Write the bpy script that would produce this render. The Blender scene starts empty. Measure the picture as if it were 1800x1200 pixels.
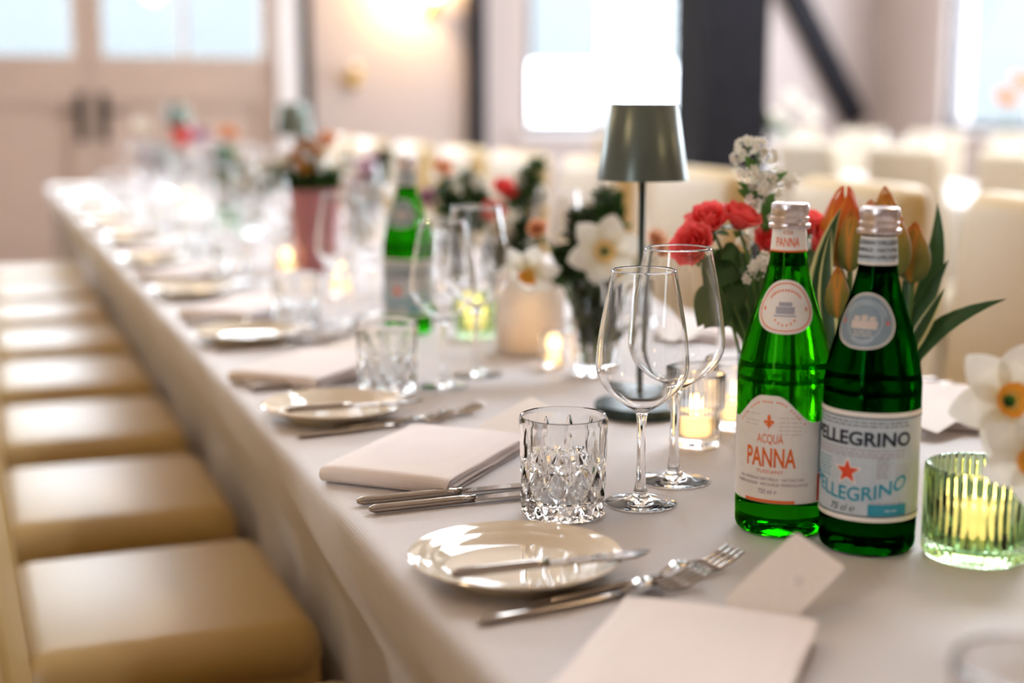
import bpy, bmesh, math, random
from mathutils import Vector, Matrix
random.seed(7)
PI = math.pi
sc = bpy.context.scene
COL = sc.collection

# ---------------------------------------------------------------- camera
F = 2500.0                      # focal length in pixels of the 1800x1200 frame
ZT = 0.75                       # table top
CZ = ZT + 0.378                 # lens height
PITCH = math.atan(418.0 / F)
YAW = math.radians(20.5)
FWD = Vector((math.sin(YAW) * math.cos(PITCH), math.cos(YAW) * math.cos(PITCH), -math.sin(PITCH)))
RIGHT = Vector((math.cos(YAW), -math.sin(YAW), 0))
UP = RIGHT.cross(FWD)
CAM = Vector((0, 0, CZ))
cd = bpy.data.cameras.new('camera')
cd.sensor_width = 36.0
cd.lens = 50.0
cd.clip_start = 0.02
cd.dof.use_dof = True
cd.dof.focus_distance = 1.345
cd.dof.aperture_fstop = 2.0
cam = bpy.data.objects.new('camera', cd)
cam.matrix_world = Matrix(((RIGHT.x, UP.x, -FWD.x, CAM.x), (RIGHT.y, UP.y, -FWD.y, CAM.y), (RIGHT.z, UP.z, -FWD.z, CAM.z), (0, 0, 0, 1)))
COL.objects.link(cam)
sc.camera = cam

def at(px, py, depth):
    return CAM + (FWD + RIGHT * ((px - 900) / F) + UP * ((600 - py) / F)) * depth
def onz(px, py, z=ZT):
    d = FWD + RIGHT * ((px - 900) / F) + UP * ((600 - py) / F)
    return CAM + d * ((z - CZ) / d.z)

# ---------------------------------------------------------------- sky, exposure
w = bpy.data.worlds.new('sky')
sc.world = w
w.use_nodes = True
bg = w.node_tree.nodes['Background']
bg.inputs[0].default_value = (0.84, 0.90, 1.0, 1)
bg.inputs[1].default_value = 11.0
vs = sc.view_settings
vs.view_transform = 'Standard'
vs.look = 'None'
vs.gamma = 1.0
vs.use_curve_mapping = False
vs.exposure = 0.84
sc.cycles.sample_clamp_indirect = 6.0
sc.cycles.max_bounces = 12
sc.cycles.diffuse_bounces = 4
sc.cycles.transmission_bounces = 12

# daylight: one portal in every window opening (guides the sky light, emits nothing itself)
def portal(loc, size, direction):
    l = bpy.data.lights.new('daylight_portal', 'AREA')
    l.shape = 'RECTANGLE'; l.size = size[0]; l.size_y = size[1]
    l.cycles.is_portal = True
    o = bpy.data.objects.new('daylight_portal', l)
    o.location = loc
    o.rotation_euler = Vector(direction).to_track_quat('-Z', 'Y').to_euler()
    COL.objects.link(o)
WALL_Y = 9.0; RX = 6.2; LX = -3.0; BY = -3.5; HC = 3.5
LEFT_WINDOWS = [(-1.5, -0.8)]      # Y ranges
RIGHT_WINDOWS = [(6.5, 8.2), (4.0, 6.1)]
BACK_WINDOWS = [(3.47, 4.69)]
WZ0, WZ1 = 0.95, 2.95
PENDANT_FILL = 6.5                  # watts of each unseen pendant added for warm fill
portal((0.66, WALL_Y + 0.02, 1.80), (2.2, 0.80), (0, -1, 0))
portal((4.08, WALL_Y + 0.02, 1.95), (1.2, 2.0), (0, -1, 0))
portal((0.66, WALL_Y + 0.02, 2.94), (2.3, 0.80), (0, -1, 0))
portal((-1.75, WALL_Y + 0.02, 2.10), (1.7, 2.3), (0, -1, 0))
for a, b in LEFT_WINDOWS: portal((LX - 0.02, (a + b) / 2, 1.95), (b - a, 2.0), (1, 0, 0))
for a, b in RIGHT_WINDOWS: portal((RX + 0.02, (a + b) / 2, 1.95), (b - a, 2.0), (-1, 0, 0))
ADDED_SKYLIGHTS = [(1.7, 4.5, 3.0, 4.8)]      # x0, x1, y0, y1 of an unseen ceiling opening added for more daylight
for x0, x1, y0, y1 in ADDED_SKYLIGHTS: portal(((x0 + x1) / 2, (y0 + y1) / 2, HC + .06), (x1 - x0, y1 - y0), (0, 0, -1))

# ================================================================ helpers
def link(o, parent=None):
    COL.objects.link(o)
    if parent is not None: o.parent = parent
    return o
def tag(o, label=None, cat=None, group=None, kind=None):
    if label: o['label'] = label
    if cat: o['category'] = cat
    if group: o['group'] = group
    if kind: o['kind'] = kind
    return o
def thing(name, label, cat, loc=(0, 0, 0), rz=0.0, group=None):
    o = bpy.data.objects.new(name, None)
    o.empty_display_size = 0.05
    o.location = loc; o.rotation_euler = (0, 0, rz)
    link(o); return tag(o, label, cat, group)
def build(name, vf, mat, parent=None, smooth=True, sharp=None, loc=None):
    """vf = (verts, faces) or (verts, faces, uvs per vertex)"""
    me = bpy.data.meshes.new(name)
    me.from_pydata([tuple(v) for v in vf[0]], [], vf[1])
    if len(vf) > 2 and vf[2]:
        uv = me.uv_layers.new(name='UVMap')
        idx = [0] * len(me.loops); me.loops.foreach_get('vertex_index', idx)
        flat = []
        for i in idx: flat += vf[2][i]
        uv.data.foreach_set('uv', flat)
    if smooth:
        me.polygons.foreach_set('use_smooth', [True] * len(me.polygons))
        if sharp: me.set_sharp_from_angle(angle=math.radians(sharp))
    if mat: me.materials.append(mat)
    me.update()
    o = bpy.data.objects.new(name, me)
    if loc is not None: o.location = loc
    return link(o, parent)
def kids(o): return [c for c in bpy.data.objects if c.parent == o]
def copy_tree(o, parent=None, children=None):
    c = o.copy(); COL.objects.link(c)
    c.parent = parent
    for ch in (CH.get(o.name) or cache_children(o)): copy_tree(ch, c)
    return c
CH = {}
def cache_children(o):
    CH[o.name] = list(o.children); return CH[o.name]
def dup(o, loc, rz, label, group=None):
    c = copy_tree(o); c.location = loc; c.rotation_euler = (0, 0, rz)
    c['label'] = label
    if group: c['group'] = group
    return c
def merge(*parts):
    V, Fc, U = [], [], []
    uvs = all(len(p) > 2 and p[2] for p in parts)
    for p in parts:
        n = len(V); V += list(p[0]); Fc += [tuple(i + n for i in f) for f in p[1]]
        if uvs: U += p[2]
    return (V, Fc, U) if uvs else (V, Fc)
def xf(vf, m):
    return (([m @ Vector(v) for v in vf[0]],) + tuple(vf[1:]))
def move(vf, d):
    d = Vector(d); return (([Vector(v) + d for v in vf[0]],) + tuple(vf[1:]))
def box(x0, x1, y0, y1, z0, z1):
    v = [(x, y, z) for z in (z0, z1) for y in (y0, y1) for x in (x0, x1)]
    return v, [(0, 2, 3, 1), (4, 5, 7, 6), (0, 1, 5, 4), (2, 6, 7, 3), (0, 4, 6, 2), (1, 3, 7, 5)]
def rbox(x0, x1, y0, y1, z0, z1, r, seg=3):
    bm = bmesh.new()
    bmesh.ops.create_cube(bm, size=1.0)
    for v in bm.verts:
        v.co = ((x0 + x1) / 2 + v.co.x * (x1 - x0), (y0 + y1) / 2 + v.co.y * (y1 - y0), (z0 + z1) / 2 + v.co.z * (z1 - z0))
    bmesh.ops.bevel(bm, geom=list(bm.edges), offset=r, segments=seg, profile=0.5, affect='EDGES')
    bm.verts.ensure_lookup_table()
    out = ([v.co.copy() for v in bm.verts], [tuple(v.index for v in f.verts) for f in bm.faces])
    bm.free(); return out
def lathe(prof, n=32, rmod=None):
    """prof: list of (r,z). r==0 closes with a pole. rmod(i,phi)->extra radius"""
    V, Fc, rings = [], [], []
    for i, (r, z) in enumerate(prof):
        if r <= 1e-7:
            rings.append([len(V)]); V.append((0, 0, z))
        else:
            ring = []
            for k in range(n):
                a = 2 * PI * k / n
                rr = r + (rmod(i, a) if rmod else 0)
                ring.append(len(V)); V.append((rr * math.cos(a), rr * math.sin(a), z))
            rings.append(ring)
    for A, B in zip(rings[:-1], rings[1:]):
        if len(A) == 1 and len(B) == 1: continue
        for k in range(n):
            k2 = (k + 1) % n
            if len(A) == 1: Fc.append((A[0], B[k2], B[k]))
            elif len(B) == 1: Fc.append((A[k], A[k2], B[0]))
            else: Fc.append((A[k], A[k2], B[k2], B[k]))
    return V, Fc
def tube(pts, rad, n=8, caps=True):
    pts = [Vector(p) for p in pts]
    if not isinstance(rad, (list, tuple)): rad = [rad] * len(pts)
    V, Fc = [], []
    prev = None
    for i, p in enumerate(pts):
        t = (pts[min(i + 1, len(pts) - 1)] - pts[max(i - 1, 0)]).normalized()
        if prev is None:
            a = Vector((0, 0, 1)) if abs(t.z) < 0.9 else Vector((1, 0, 0))
            prev = t.cross(a).normalized()
        x = (prev - t * prev.dot(t)).normalized(); y = t.cross(x); prev = x
        for k in range(n):
            a = 2 * PI * k / n
            V.append(p + (x * math.cos(a) + y * math.sin(a)) * rad[i])
    for i in range(len(pts) - 1):
        for k in range(n):
            k2 = (k + 1) % n
            Fc.append((i * n + k, i * n + k2, (i + 1) * n + k2, (i + 1) * n + k))
    if caps:
        Fc.append(tuple(range(n))[::-1]); Fc.append(tuple((len(pts) - 1) * n + k for k in range(n)))
    return V, Fc
def surf(fn, nu, nv, u0=-1.0, u1=1.0, v0=0.0, v1=1.0):
    V, U, Fc = [], [], []
    for j in range(nv + 1):
        v = v0 + (v1 - v0) * j / nv
        for i in range(nu + 1):
            u = u0 + (u1 - u0) * i / nu
            V.append(Vector(fn(u, v))); U.append(((u - u0) / (u1 - u0), (v - v0) / (v1 - v0)))
    for j in range(nv):
        for i in range(nu):
            a = j * (nu + 1) + i
            Fc.append((a, a + 1, a + nu + 2, a + nu + 1))
    return V, Fc, U
def bez(p0, p1, p2, n=8):
    p0, p1, p2 = Vector(p0), Vector(p1), Vector(p2)
    return [(p0 * (1 - t) ** 2 + p1 * 2 * t * (1 - t) + p2 * t * t) for t in [i / n for i in range(n + 1)]]
def smooth(t): t = max(0.0, min(1.0, t)); return t * t * (3 - 2 * t)
def interp(tab, x):
    if x <= tab[0][0]: return tab[0][1]
    for (a, b), (c, d) in zip(tab[:-1], tab[1:]):
        if x <= c: return b + (d - b) * (x - a) / (c - a)
    return tab[-1][1]
def catmull(tab, per=4):
    """smooth a list of (r,z) points"""
    out = []
    n = len(tab)
    for i in range(n - 1):
        p0, p1, p2, p3 = tab[max(i - 1, 0)], tab[i], tab[i + 1], tab[min(i + 2, n - 1)]
        for k in range(per):
            t = k / per
            out.append(tuple(0.5 * (2 * p1[c] + (p2[c] - p0[c]) * t + (2 * p0[c] - 5 * p1[c] + 4 * p2[c] - p3[c]) * t * t + (3 * p1[c] - p0[c] - 3 * p2[c] + p3[c]) * t ** 3) for c in (0, 1)))
    out.append(tab[-1]); return out
ORD = ['first', 'second', 'third', 'fourth', 'fifth', 'sixth', 'seventh', 'eighth', 'ninth', 'tenth', 'eleventh', 'twelfth', 'thirteenth']

# ================================================================ materials
def mat(name, col, rough=0.5, metal=0.0, var=0.0, scale=20.0, bump=0.0, bscale=200.0, sheen=0.0, spec=0.5, coat=0.0, trans=0.0, ior=1.45, sss=0.0, emit=None, estr=0.0, col2=None, stretch=None):
    m = bpy.data.materials.new(name); m.use_nodes = True
    nt = m.node_tree; b = nt.nodes['Principled BSDF']
    b.inputs['Base Color'].default_value = (*col, 1)
    b.inputs['Roughness'].default_value = rough
    b.inputs['Metallic'].default_value = metal
    b.inputs['Specular IOR Level'].default_value = spec
    b.inputs['Sheen Weight'].default_value = sheen
    b.inputs['Coat Weight'].default_value = coat
    b.inputs['Transmission Weight'].default_value = trans
    b.inputs['IOR'].default_value = ior
    if sss:
        b.inputs['Subsurface Weight'].default_value = sss
        b.inputs['Subsurface Radius'].default_value = (0.02, 0.012, 0.006)
        b.inputs['Subsurface Scale'].default_value = 0.5
    if emit:
        b.inputs['Emission Color'].default_value = (*emit, 1); b.inputs['Emission Strength'].default_value = estr
    tc = nt.nodes.new('ShaderNodeTexCoord')
    vec = tc.outputs['Object']
    if stretch:
        mp = nt.nodes.new('ShaderNodeMapping'); mp.inputs['Scale'].default_value = stretch
        nt.links.new(vec, mp.inputs['Vector']); vec = mp.outputs['Vector']
    if var or col2:
        n = nt.nodes.new('ShaderNodeTexNoise'); n.inputs['Scale'].default_value = scale; n.inputs['Detail'].default_value = 4
        nt.links.new(vec, n.inputs['Vector'])
        r = nt.nodes.new('ShaderNodeValToRGB')
        r.color_ramp.elements[0].position = 0.35; r.color_ramp.elements[1].position = 0.65
        c2 = col2 or tuple(min(1, c * (1 + var)) for c in col)
        c1 = col if col2 else tuple(c * (1 - var) for c in col)
        r.color_ramp.elements[0].color = (*c1, 1); r.color_ramp.elements[1].color = (*c2, 1)
        nt.links.new(n.outputs['Fac'], r.inputs['Fac']); nt.links.new(r.outputs['Color'], b.inputs['Base Color'])
    if bump:
        n = nt.nodes.new('ShaderNodeTexNoise'); n.inputs['Scale'].default_value = bscale; n.inputs['Detail'].default_value = 3
        nt.links.new(vec, n.inputs['Vector'])
        bp = nt.nodes.new('ShaderNodeBump'); bp.inputs['Strength'].default_value = bump; bp.inputs['Distance'].default_value = 0.002
        nt.links.new(n.outputs['Fac'], bp.inputs['Height']); nt.links.new(bp.outputs['Normal'], b.inputs['Normal'])
    return m
def glass(name, col=(1, 1, 1), ior=1.48, rough=0.0):
    m = bpy.data.materials.new(name); m.use_nodes = True
    nt = m.node_tree; nt.nodes.remove(nt.nodes['Principled BSDF'])
    g = nt.nodes.new('ShaderNodeBsdfGlass'); g.inputs['Color'].default_value = (*col, 1)
    g.inputs['IOR'].default_value = ior; g.inputs['Roughness'].default_value = rough
    nt.links.new(g.outputs[0], nt.nodes['Material Output'].inputs['Surface'])
    return m
def pane_mat(name):
    m = bpy.data.materials.new(name); m.use_nodes = True
    nt = m.node_tree; nt.nodes.remove(nt.nodes['Principled BSDF'])
    t = nt.nodes.new('ShaderNodeBsdfTransparent'); t.inputs[0].default_value = (0.95, 0.97, 0.97, 1)
    g = nt.nodes.new('ShaderNodeBsdfGlossy'); g.inputs['Roughness'].default_value = 0.02
    mx = nt.nodes.new('ShaderNodeMixShader'); mx.inputs[0].default_value = 0.06
    nt.links.new(t.outputs[0], mx.inputs[1]); nt.links.new(g.outputs[0], mx.inputs[2])
    nt.links.new(mx.outputs[0], nt.nodes['Material Output'].inputs['Surface'])
    return m
def petal_mat(name, stops, axis='v', rough=0.5, margin=None, trans=0.25, stripes=None):
    """colour ramp along the petal (v) with an optional margin colour across (u)"""
    m = bpy.data.materials.new(name); m.use_nodes = True
    nt = m.node_tree; b = nt.nodes['Principled BSDF']
    b.inputs['Roughness'].default_value = rough
    b.inputs['Specular IOR Level'].default_value = 0.3
    uv = nt.nodes.new('ShaderNodeUVMap'); sp = nt.nodes.new('ShaderNodeSeparateXYZ')
    nt.links.new(uv.outputs[0], sp.inputs[0])
    r = nt.nodes.new('ShaderNodeValToRGB')
    while len(r.color_ramp.elements) < len(stops): r.color_ramp.elements.new(0.5)
    for e, (p, c) in zip(r.color_ramp.elements, stops): e.position = p; e.color = (*c, 1)
    nt.links.new(sp.outputs['Y'], r.inputs['Fac'])
    colour = r.outputs['Color']
    if margin:                                     # margin = (colour, start 0..1)
        s = nt.nodes.new('ShaderNodeMath'); s.operation = 'SUBTRACT'; s.inputs[1].default_value = 0.5
        a = nt.nodes.new('ShaderNodeMath'); a.operation = 'ABSOLUTE'
        r2 = nt.nodes.new('ShaderNodeMapRange'); r2.inputs['From Min'].default_value = margin[1]; r2.inputs['From Max'].default_value = margin[2]
        nt.links.new(sp.outputs['X'], s.inputs[0]); nt.links.new(s.outputs[0], a.inputs[0]); nt.links.new(a.outputs[0], r2.inputs['Value'])
        mx = nt.nodes.new('ShaderNodeMix'); mx.data_type = 'RGBA'
        nt.links.new(r2.outputs[0], mx.inputs[0]); nt.links.new(colour, mx.inputs[6]); mx.inputs[7].default_value = (*margin[0], 1)
        colour = mx.outputs[2]
    n = nt.nodes.new('ShaderNodeTexNoise'); n.inputs['Scale'].default_value = 60
    tc = nt.nodes.new('ShaderNodeTexCoord'); nt.links.new(tc.outputs['Object'], n.inputs['Vector'])
    mr = nt.nodes.new('ShaderNodeMapRange'); mr.inputs['To Min'].default_value = 0.8; mr.inputs['To Max'].default_value = 1.2
    nt.links.new(n.outputs['Fac'], mr.inputs['Value'])
    mu = nt.nodes.new('ShaderNodeMix'); mu.data_type = 'RGBA'; mu.blend_type = 'MULTIPLY'; mu.inputs[0].default_value = 1
    nt.links.new(colour, mu.inputs[6]); nt.links.new(mr.outputs[0], mu.inputs[7])
    nt.links.new(mu.outputs[2], b.inputs['Base Color'])
    tr = nt.nodes.new('ShaderNodeBsdfTranslucent'); nt.links.new(mu.outputs[2], tr.inputs[0])
    ms = nt.nodes.new('ShaderNodeMixShader'); ms.inputs[0].default_value = trans
    nt.links.new(b.outputs[0], ms.inputs[1]); nt.links.new(tr.outputs[0], ms.inputs[2])
    nt.links.new(ms.outputs[0], nt.nodes['Material Output'].inputs['Surface'])
    return m
def cloth_mat(name, col, thread=900.0, rough=0.85, sheen=0.3, wrinkle=0.3, spec=0.2):
    m = mat(name, col, rough=rough, sheen=sheen, spec=spec)
    nt = m.node_tree; b = nt.nodes['Principled BSDF']
    tc = nt.nodes.new('ShaderNodeTexCoord')
    hs = []
    for ax in ('X', 'Y', 'Z'):
        wv = nt.nodes.new('ShaderNodeTexWave'); wv.bands_direction = ax; wv.inputs['Scale'].default_value = thread / 4; wv.inputs['Distortion'].default_value = 2.5
        wv.inputs['Detail'].default_value = 2
        nt.links.new(tc.outputs['Object'], wv.inputs['Vector']); hs.append(wv.outputs['Fac'])
    ad = nt.nodes.new('ShaderNodeMath'); nt.links.new(hs[0], ad.inputs[0]); nt.links.new(hs[1], ad.inputs[1])
    ad2 = nt.nodes.new('ShaderNodeMath'); nt.links.new(ad.outputs[0], ad2.inputs[0]); nt.links.new(hs[2], ad2.inputs[1])
    n = nt.nodes.new('ShaderNodeTexNoise'); n.inputs['Scale'].default_value = 9; n.inputs['Detail'].default_value = 3
    nt.links.new(tc.outputs['Object'], n.inputs['Vector'])
    b1 = nt.nodes.new('ShaderNodeBump'); b1.inputs['Strength'].default_value = wrinkle; b1.inputs['Distance'].default_value = 0.012
    nt.links.new(n.outputs['Fac'], b1.inputs['Height'])
    b2 = nt.nodes.new('ShaderNodeBump'); b2.inputs['Strength'].default_value = 0.25; b2.inputs['Distance'].default_value = 0.0006
    nt.links.new(ad2.outputs[0], b2.inputs['Height']); nt.links.new(b1.outputs[0], b2.inputs['Normal'])
    nt.links.new(b2.outputs[0], b.inputs['Normal'])
    mr = nt.nodes.new('ShaderNodeMapRange'); mr.inputs['From Max'].default_value = 3; mr.inputs['To Min'].default_value = 0.96; mr.inputs['To Max'].default_value = 1.03
    nt.links.new(ad2.outputs[0], mr.inputs['Value'])
    mu = nt.nodes.new('ShaderNodeMix'); mu.data_type = 'RGBA'; mu.blend_type = 'MULTIPLY'; mu.inputs[0].default_value = 1
    mu.inputs[6].default_value = (*col, 1); nt.links.new(mr.outputs[0], mu.inputs[7]); nt.links.new(mu.outputs[2], b.inputs['Base Color'])
    return m

M = {}
M['cloth'] = cloth_mat('grey linen', (0.60, 0.555, 0.555), rough=0.5, spec=0.5)
M['cloth2'] = cloth_mat('white linen', (0.74, 0.70, 0.68))
M['cover'] = cloth_mat('cream chair satin', (0.53, 0.35, 0.105), rough=0.60, sheen=0.0, wrinkle=0.25, spec=0.4)
M['cover'].node_tree.nodes['Principled BSDF'].inputs['Coat Weight'].default_value = 1.0
M['cover'].node_tree.nodes['Principled BSDF'].inputs['Coat IOR'].default_value = 1.85
M['cover'].node_tree.nodes['Principled BSDF'].inputs['Coat Roughness'].default_value = 0.45
M['coverlit'] = cloth_mat('lit chair cover', (0.60, 0.515, 0.39), rough=0.55, sheen=0.2, wrinkle=0.25, spec=0.4)  # lighter than the other covers: bright light on these chairs put into the colour
M['napkin'] = cloth_mat('blush napkin cotton', (0.84, 0.75, 0.73), wrinkle=0.15)
M['card'] = mat('ivory card', (0.86, 0.79, 0.75), rough=0.6, var=0.02, scale=200)
M['china'] = mat('cream glazed china', (0.78, 0.69, 0.55), rough=0.06, coat=0.6, spec=0.6, var=0.015, scale=30)
M['steel'] = mat('polished steel', (0.40, 0.355, 0.32), rough=0.1, metal=1.0, var=0.03, scale=60)
M['glass'] = glass('clear glass', (0.995, 0.995, 0.995), 1.42)
M['crystal'] = glass('cut crystal', (0.99, 0.99, 0.99), 1.52)
M['greenbottle'] = glass('green bottle glass', (0.085, 0.47, 0.022), 1.38)
M['darkbottle'] = glass('deep green bottle glass', (0.004, 0.155, 0.014), 1.38)
M['sage'] = glass('sage ribbed glass', (0.80, 0.90, 0.74), 1.46)
M['frosted'] = mat('frosted white glass', (0.96, 0.91, 0.87), rough=0.75, trans=0.5, var=0.02)
M['pinkfrost'] = mat('frosted pink glass', (0.42, 0.16, 0.17), rough=0.4, var=0.03, coat=0.2)
M['mauveglass'] = mat('mauve glass', (0.20, 0.12, 0.19), rough=0.25, var=0.04, coat=0.3)
M['cap'] = mat('brushed aluminium cap', (0.70, 0.62, 0.60), rough=0.3, metal=1.0, var=0.04, scale=300)
M['captop'] = mat('maroon cap print', (0.12, 0.03, 0.03), rough=0.35, var=0.1)
M['paper'] = mat('cream label paper', (0.88, 0.82, 0.75), rough=0.5, var=0.02, scale=150)
M['greypaper'] = mat('blue grey label paper', (0.52, 0.58, 0.62), rough=0.45, var=0.04, scale=150)
M['medalblue'] = mat('slate blue label', (0.22, 0.29, 0.34), rough=0.45, var=0.04, scale=150)
M['orange'] = mat('orange ink', (0.84, 0.16, 0.02), rough=0.5, var=0.03)
M['red'] = mat('red ink', (0.74, 0.07, 0.02), rough=0.5, var=0.03)
M['navy'] = mat('navy ink', (0.012, 0.018, 0.035), rough=0.5, var=0.03)
M['cyan'] = mat('turquoise ink', (0.03, 0.30, 0.42), rough=0.5, var=0.03)
M['mauve'] = mat('mauve ink', (0.36, 0.25, 0.30), rough=0.5, var=0.03)
M['greyink'] = mat('soft grey ink', (0.40, 0.38, 0.42), rough=0.5, var=0.03)
M['beigeink'] = mat('beige ink', (0.62, 0.53, 0.47), rough=0.5, var=0.05)
M['lampgreen'] = mat('sage green satin metal', (0.125, 0.15, 0.125), rough=0.28, metal=0.4, var=0.03, scale=40)
M['lampdark'] = mat('dark green satin metal', (0.018, 0.034, 0.028), rough=0.35, metal=0.2, var=0.05)
M['wax'] = petal_mat('ivory wax', [(0.0, (0.92, 0.80, 0.60)), (1.0, (0.92, 0.80, 0.60))], trans=0.6)
M['flame'] = mat('candle flame', (1, 0.8, 0.4), emit=(1.0, 0.62, 0.22), estr=25.0, var=0.02)
M['wick'] = mat('wick', (0.03, 0.02, 0.02), rough=0.9, var=0.1)
M['timber'] = mat('dark stained timber', (0.016, 0.015, 0.019), rough=0.75, spec=0.15, var=0.35, scale=14, stretch=(6, 6, 0.7), bump=0.4, bscale=30)
M['plaster'] = mat('warm white plaster', (0.46, 0.39, 0.37), rough=0.9, var=0.02, scale=4, bump=0.15, bscale=60)
M['door'] = mat('cream painted door', (0.49, 0.38, 0.32), rough=0.5, var=0.02, scale=6, bump=0.05)
M['frame'] = mat('charcoal window frame', (0.06, 0.055, 0.06), rough=0.5, var=0.1)
M['whiteframe'] = mat('white painted frame', (0.82, 0.80, 0.82), rough=0.5, var=0.02)
M['iron'] = mat('blackened iron', (0.02, 0.018, 0.015), rough=0.4, metal=0.7, var=0.1)
M['brass'] = mat('aged brass', (0.62, 0.42, 0.10), rough=0.25, metal=1.0, var=0.06)
M['floor'] = mat('oak floor', (0.30, 0.20, 0.12), rough=0.35, var=0.2, scale=5, stretch=(6, 0.6, 1), bump=0.1)
M['ceiling'] = mat('white ceiling', (0.82, 0.78, 0.74), rough=0.9, var=0.02)
M['pane'] = pane_mat('window glass')
M['bulb'] = mat('warm bulb', (1, 0.85, 0.6), emit=(1.0, 0.72, 0.40), estr=9.0, var=0.02)
M['stem'] = mat('flower stem', (0.08, 0.16, 0.03), rough=0.5, var=0.2, scale=40)
M['water'] = glass('vase water', (0.96, 0.98, 0.94), 1.33)
M['rose'] = petal_mat('coral red petal', [(0.0, (0.62, 0.07, 0.05)), (0.5, (0.92, 0.10, 0.10)), (1.0, (0.95, 0.15, 0.14))], margin=((0.96, 0.22, 0.18), 0.40, 0.50), trans=0.4)
M['peach'] = petal_mat('peach petal', [(0.0, (0.80, 0.32, 0.10)), (0.6, (0.88, 0.46, 0.24)), (1.0, (0.90, 0.56, 0.36))])
M['rust'] = petal_mat('rust orange petal', [(0.0, (0.30, 0.10, 0.01)), (1.0, (0.55, 0.24, 0.03))])
M['cream'] = petal_mat('cream petal', [(0.0, (0.74, 0.66, 0.36)), (0.3, (0.86, 0.80, 0.66)), (1.0, (0.90, 0.86, 0.78))], trans=0.3)
M['cup'] = petal_mat('orange daffodil cup', [(0.0, (0.80, 0.55, 0.10)), (1.0, (0.92, 0.36, 0.04))])
M['yellowcup'] = petal_mat('yellow daffodil cup', [(0.0, (0.70, 0.45, 0.02)), (1.0, (0.88, 0.58, 0.22))])
M['pinkpetal'] = petal_mat('lilac pink petal', [(0.0, (0.45, 0.22, 0.34)), (1.0, (0.66, 0.40, 0.52))])
M['white'] = petal_mat('white floret', [(0.0, (0.62, 0.60, 0.36)), (0.3, (0.86, 0.82, 0.72)), (1.0, (0.90, 0.87, 0.80))])
M['floretcentre'] = mat('floret centre', (0.35, 0.36, 0.08), rough=0.7, var=0.2)
M['tulip'] = petal_mat('green tulip petal flushed orange', [(0.0, (0.13, 0.15, 0.025)), (0.5, (0.25, 0.21, 0.04)), (0.8, (0.46, 0.22, 0.03)), (1.0, (0.62, 0.15, 0.02))], margin=((0.72, 0.26, 0.03), 0.26, 0.50), trans=0.15)
M['tulipopen'] = petal_mat('orange red tulip petal', [(0.0, (0.22, 0.17, 0.03)), (0.4, (0.66, 0.22, 0.02)), (1.0, (0.78, 0.08, 0.015))], margin=((0.85, 0.30, 0.03), 0.30, 0.5), trans=0.2)
M['leaf'] = petal_mat('rose leaf', [(0.0, (0.035, 0.085, 0.022)), (1.0, (0.05, 0.11, 0.025))], rough=0.4, trans=0.15)
M['leafbright'] = petal_mat('fresh leaf', [(0.0, (0.06, 0.16, 0.03)), (1.0, (0.10, 0.22, 0.04))], rough=0.4, trans=0.2)
M['tulipleaf'] = petal_mat('variegated tulip leaf', [(0.0, (0.035, 0.085, 0.03)), (1.0, (0.03, 0.075, 0.025))], rough=0.35, margin=((0.66, 0.62, 0.28), 0.31, 0.37), trans=0.12)
M['plainleaf'] = petal_mat('tulip leaf', [(0.0, (0.035, 0.09, 0.03)), (1.0, (0.03, 0.075, 0.02))], rough=0.35, margin=((0.10, 0.16, 0.05), 0.42, 0.48), trans=0.12)
M['darkleaf'] = petal_mat('dark foliage', [(0.0, (0.028, 0.062, 0.02)), (1.0, (0.055, 0.095, 0.03))], rough=0.45, trans=0.1)
M['skin'] = mat('car paint white', (0.85, 0.86, 0.88), rough=0.2, coat=0.5, var=0.01)
M['tyre'] = mat('tyre rubber', (0.02, 0.02, 0.02), rough=0.8, var=0.1)
M['carglass'] = mat('tinted car glass', (0.10, 0.11, 0.12), rough=0.05, coat=0.5, var=0.05)
M['gravel'] = mat('pale yard gravel', (0.12, 0.118, 0.11), rough=0.95, var=0.15, scale=8)
M['render'] = mat('pale facade', (0.090, 0.096, 0.097), rough=0.9, var=0.05, scale=2)
M['brownshutter'] = mat('brown shutter', (0.10, 0.06, 0.05), rough=0.7, var=0.1)

# ================================================================ the room
def struct(name, vf, m, parent=None, **k):
    o = build(name, vf, m, parent, smooth=False, **k)
    if parent is None: o['kind'] = 'structure'
    return o
struct('floor', box(LX - .2, RX + .2, BY - .2, WALL_Y + .2, -0.1, 0), M['floor'])
ca = struct('ceiling', merge(box(LX - .2, 1.7, BY - .2, WALL_Y + .2, HC, HC + 0.1), box(4.5, RX + .2, BY - .2, WALL_Y + .2, HC, HC + 0.1), box(1.7, 4.5, BY - .2, 3.0, HC, HC + .1), box(1.7, 4.5, 4.8, WALL_Y + .2, HC, HC + .1)), M['ceiling'])
for x0, x1, y0, y1 in ADDED_SKYLIGHTS: struct('pane', box(x0, x1, y0, y1, HC + .04, HC + .05), M['pane'], ca)
T = 0.22
def wall_y(name, y0, y1, x0, x1, holes):
    parts, x = [], x0
    for (a, b, z0, z1) in sorted(holes):
        parts.append(box(x, a, y0, y1, 0, HC))
        if z0 > 0: parts.append(box(a, b, y0, y1, 0, z0))
        parts.append(box(a, b, y0, y1, z1, HC)); x = b
    parts.append(box(x, x1, y0, y1, 0, HC))
    struct(name, merge(*parts), M['plaster'])
def wall_x(name, x0, x1, y0, y1, holes):
    parts, y = [], y0
    for (a, b, z0, z1) in sorted(holes):
        parts.append(box(x0, x1, y, a, 0, HC)); parts.append(box(x0, x1, a, b, 0, z0)); parts.append(box(x0, x1, a, b, z1, HC)); y = b
    parts.append(box(x0, x1, y, y1, 0, HC))
    struct(name, merge(*parts), M['plaster'])
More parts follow.
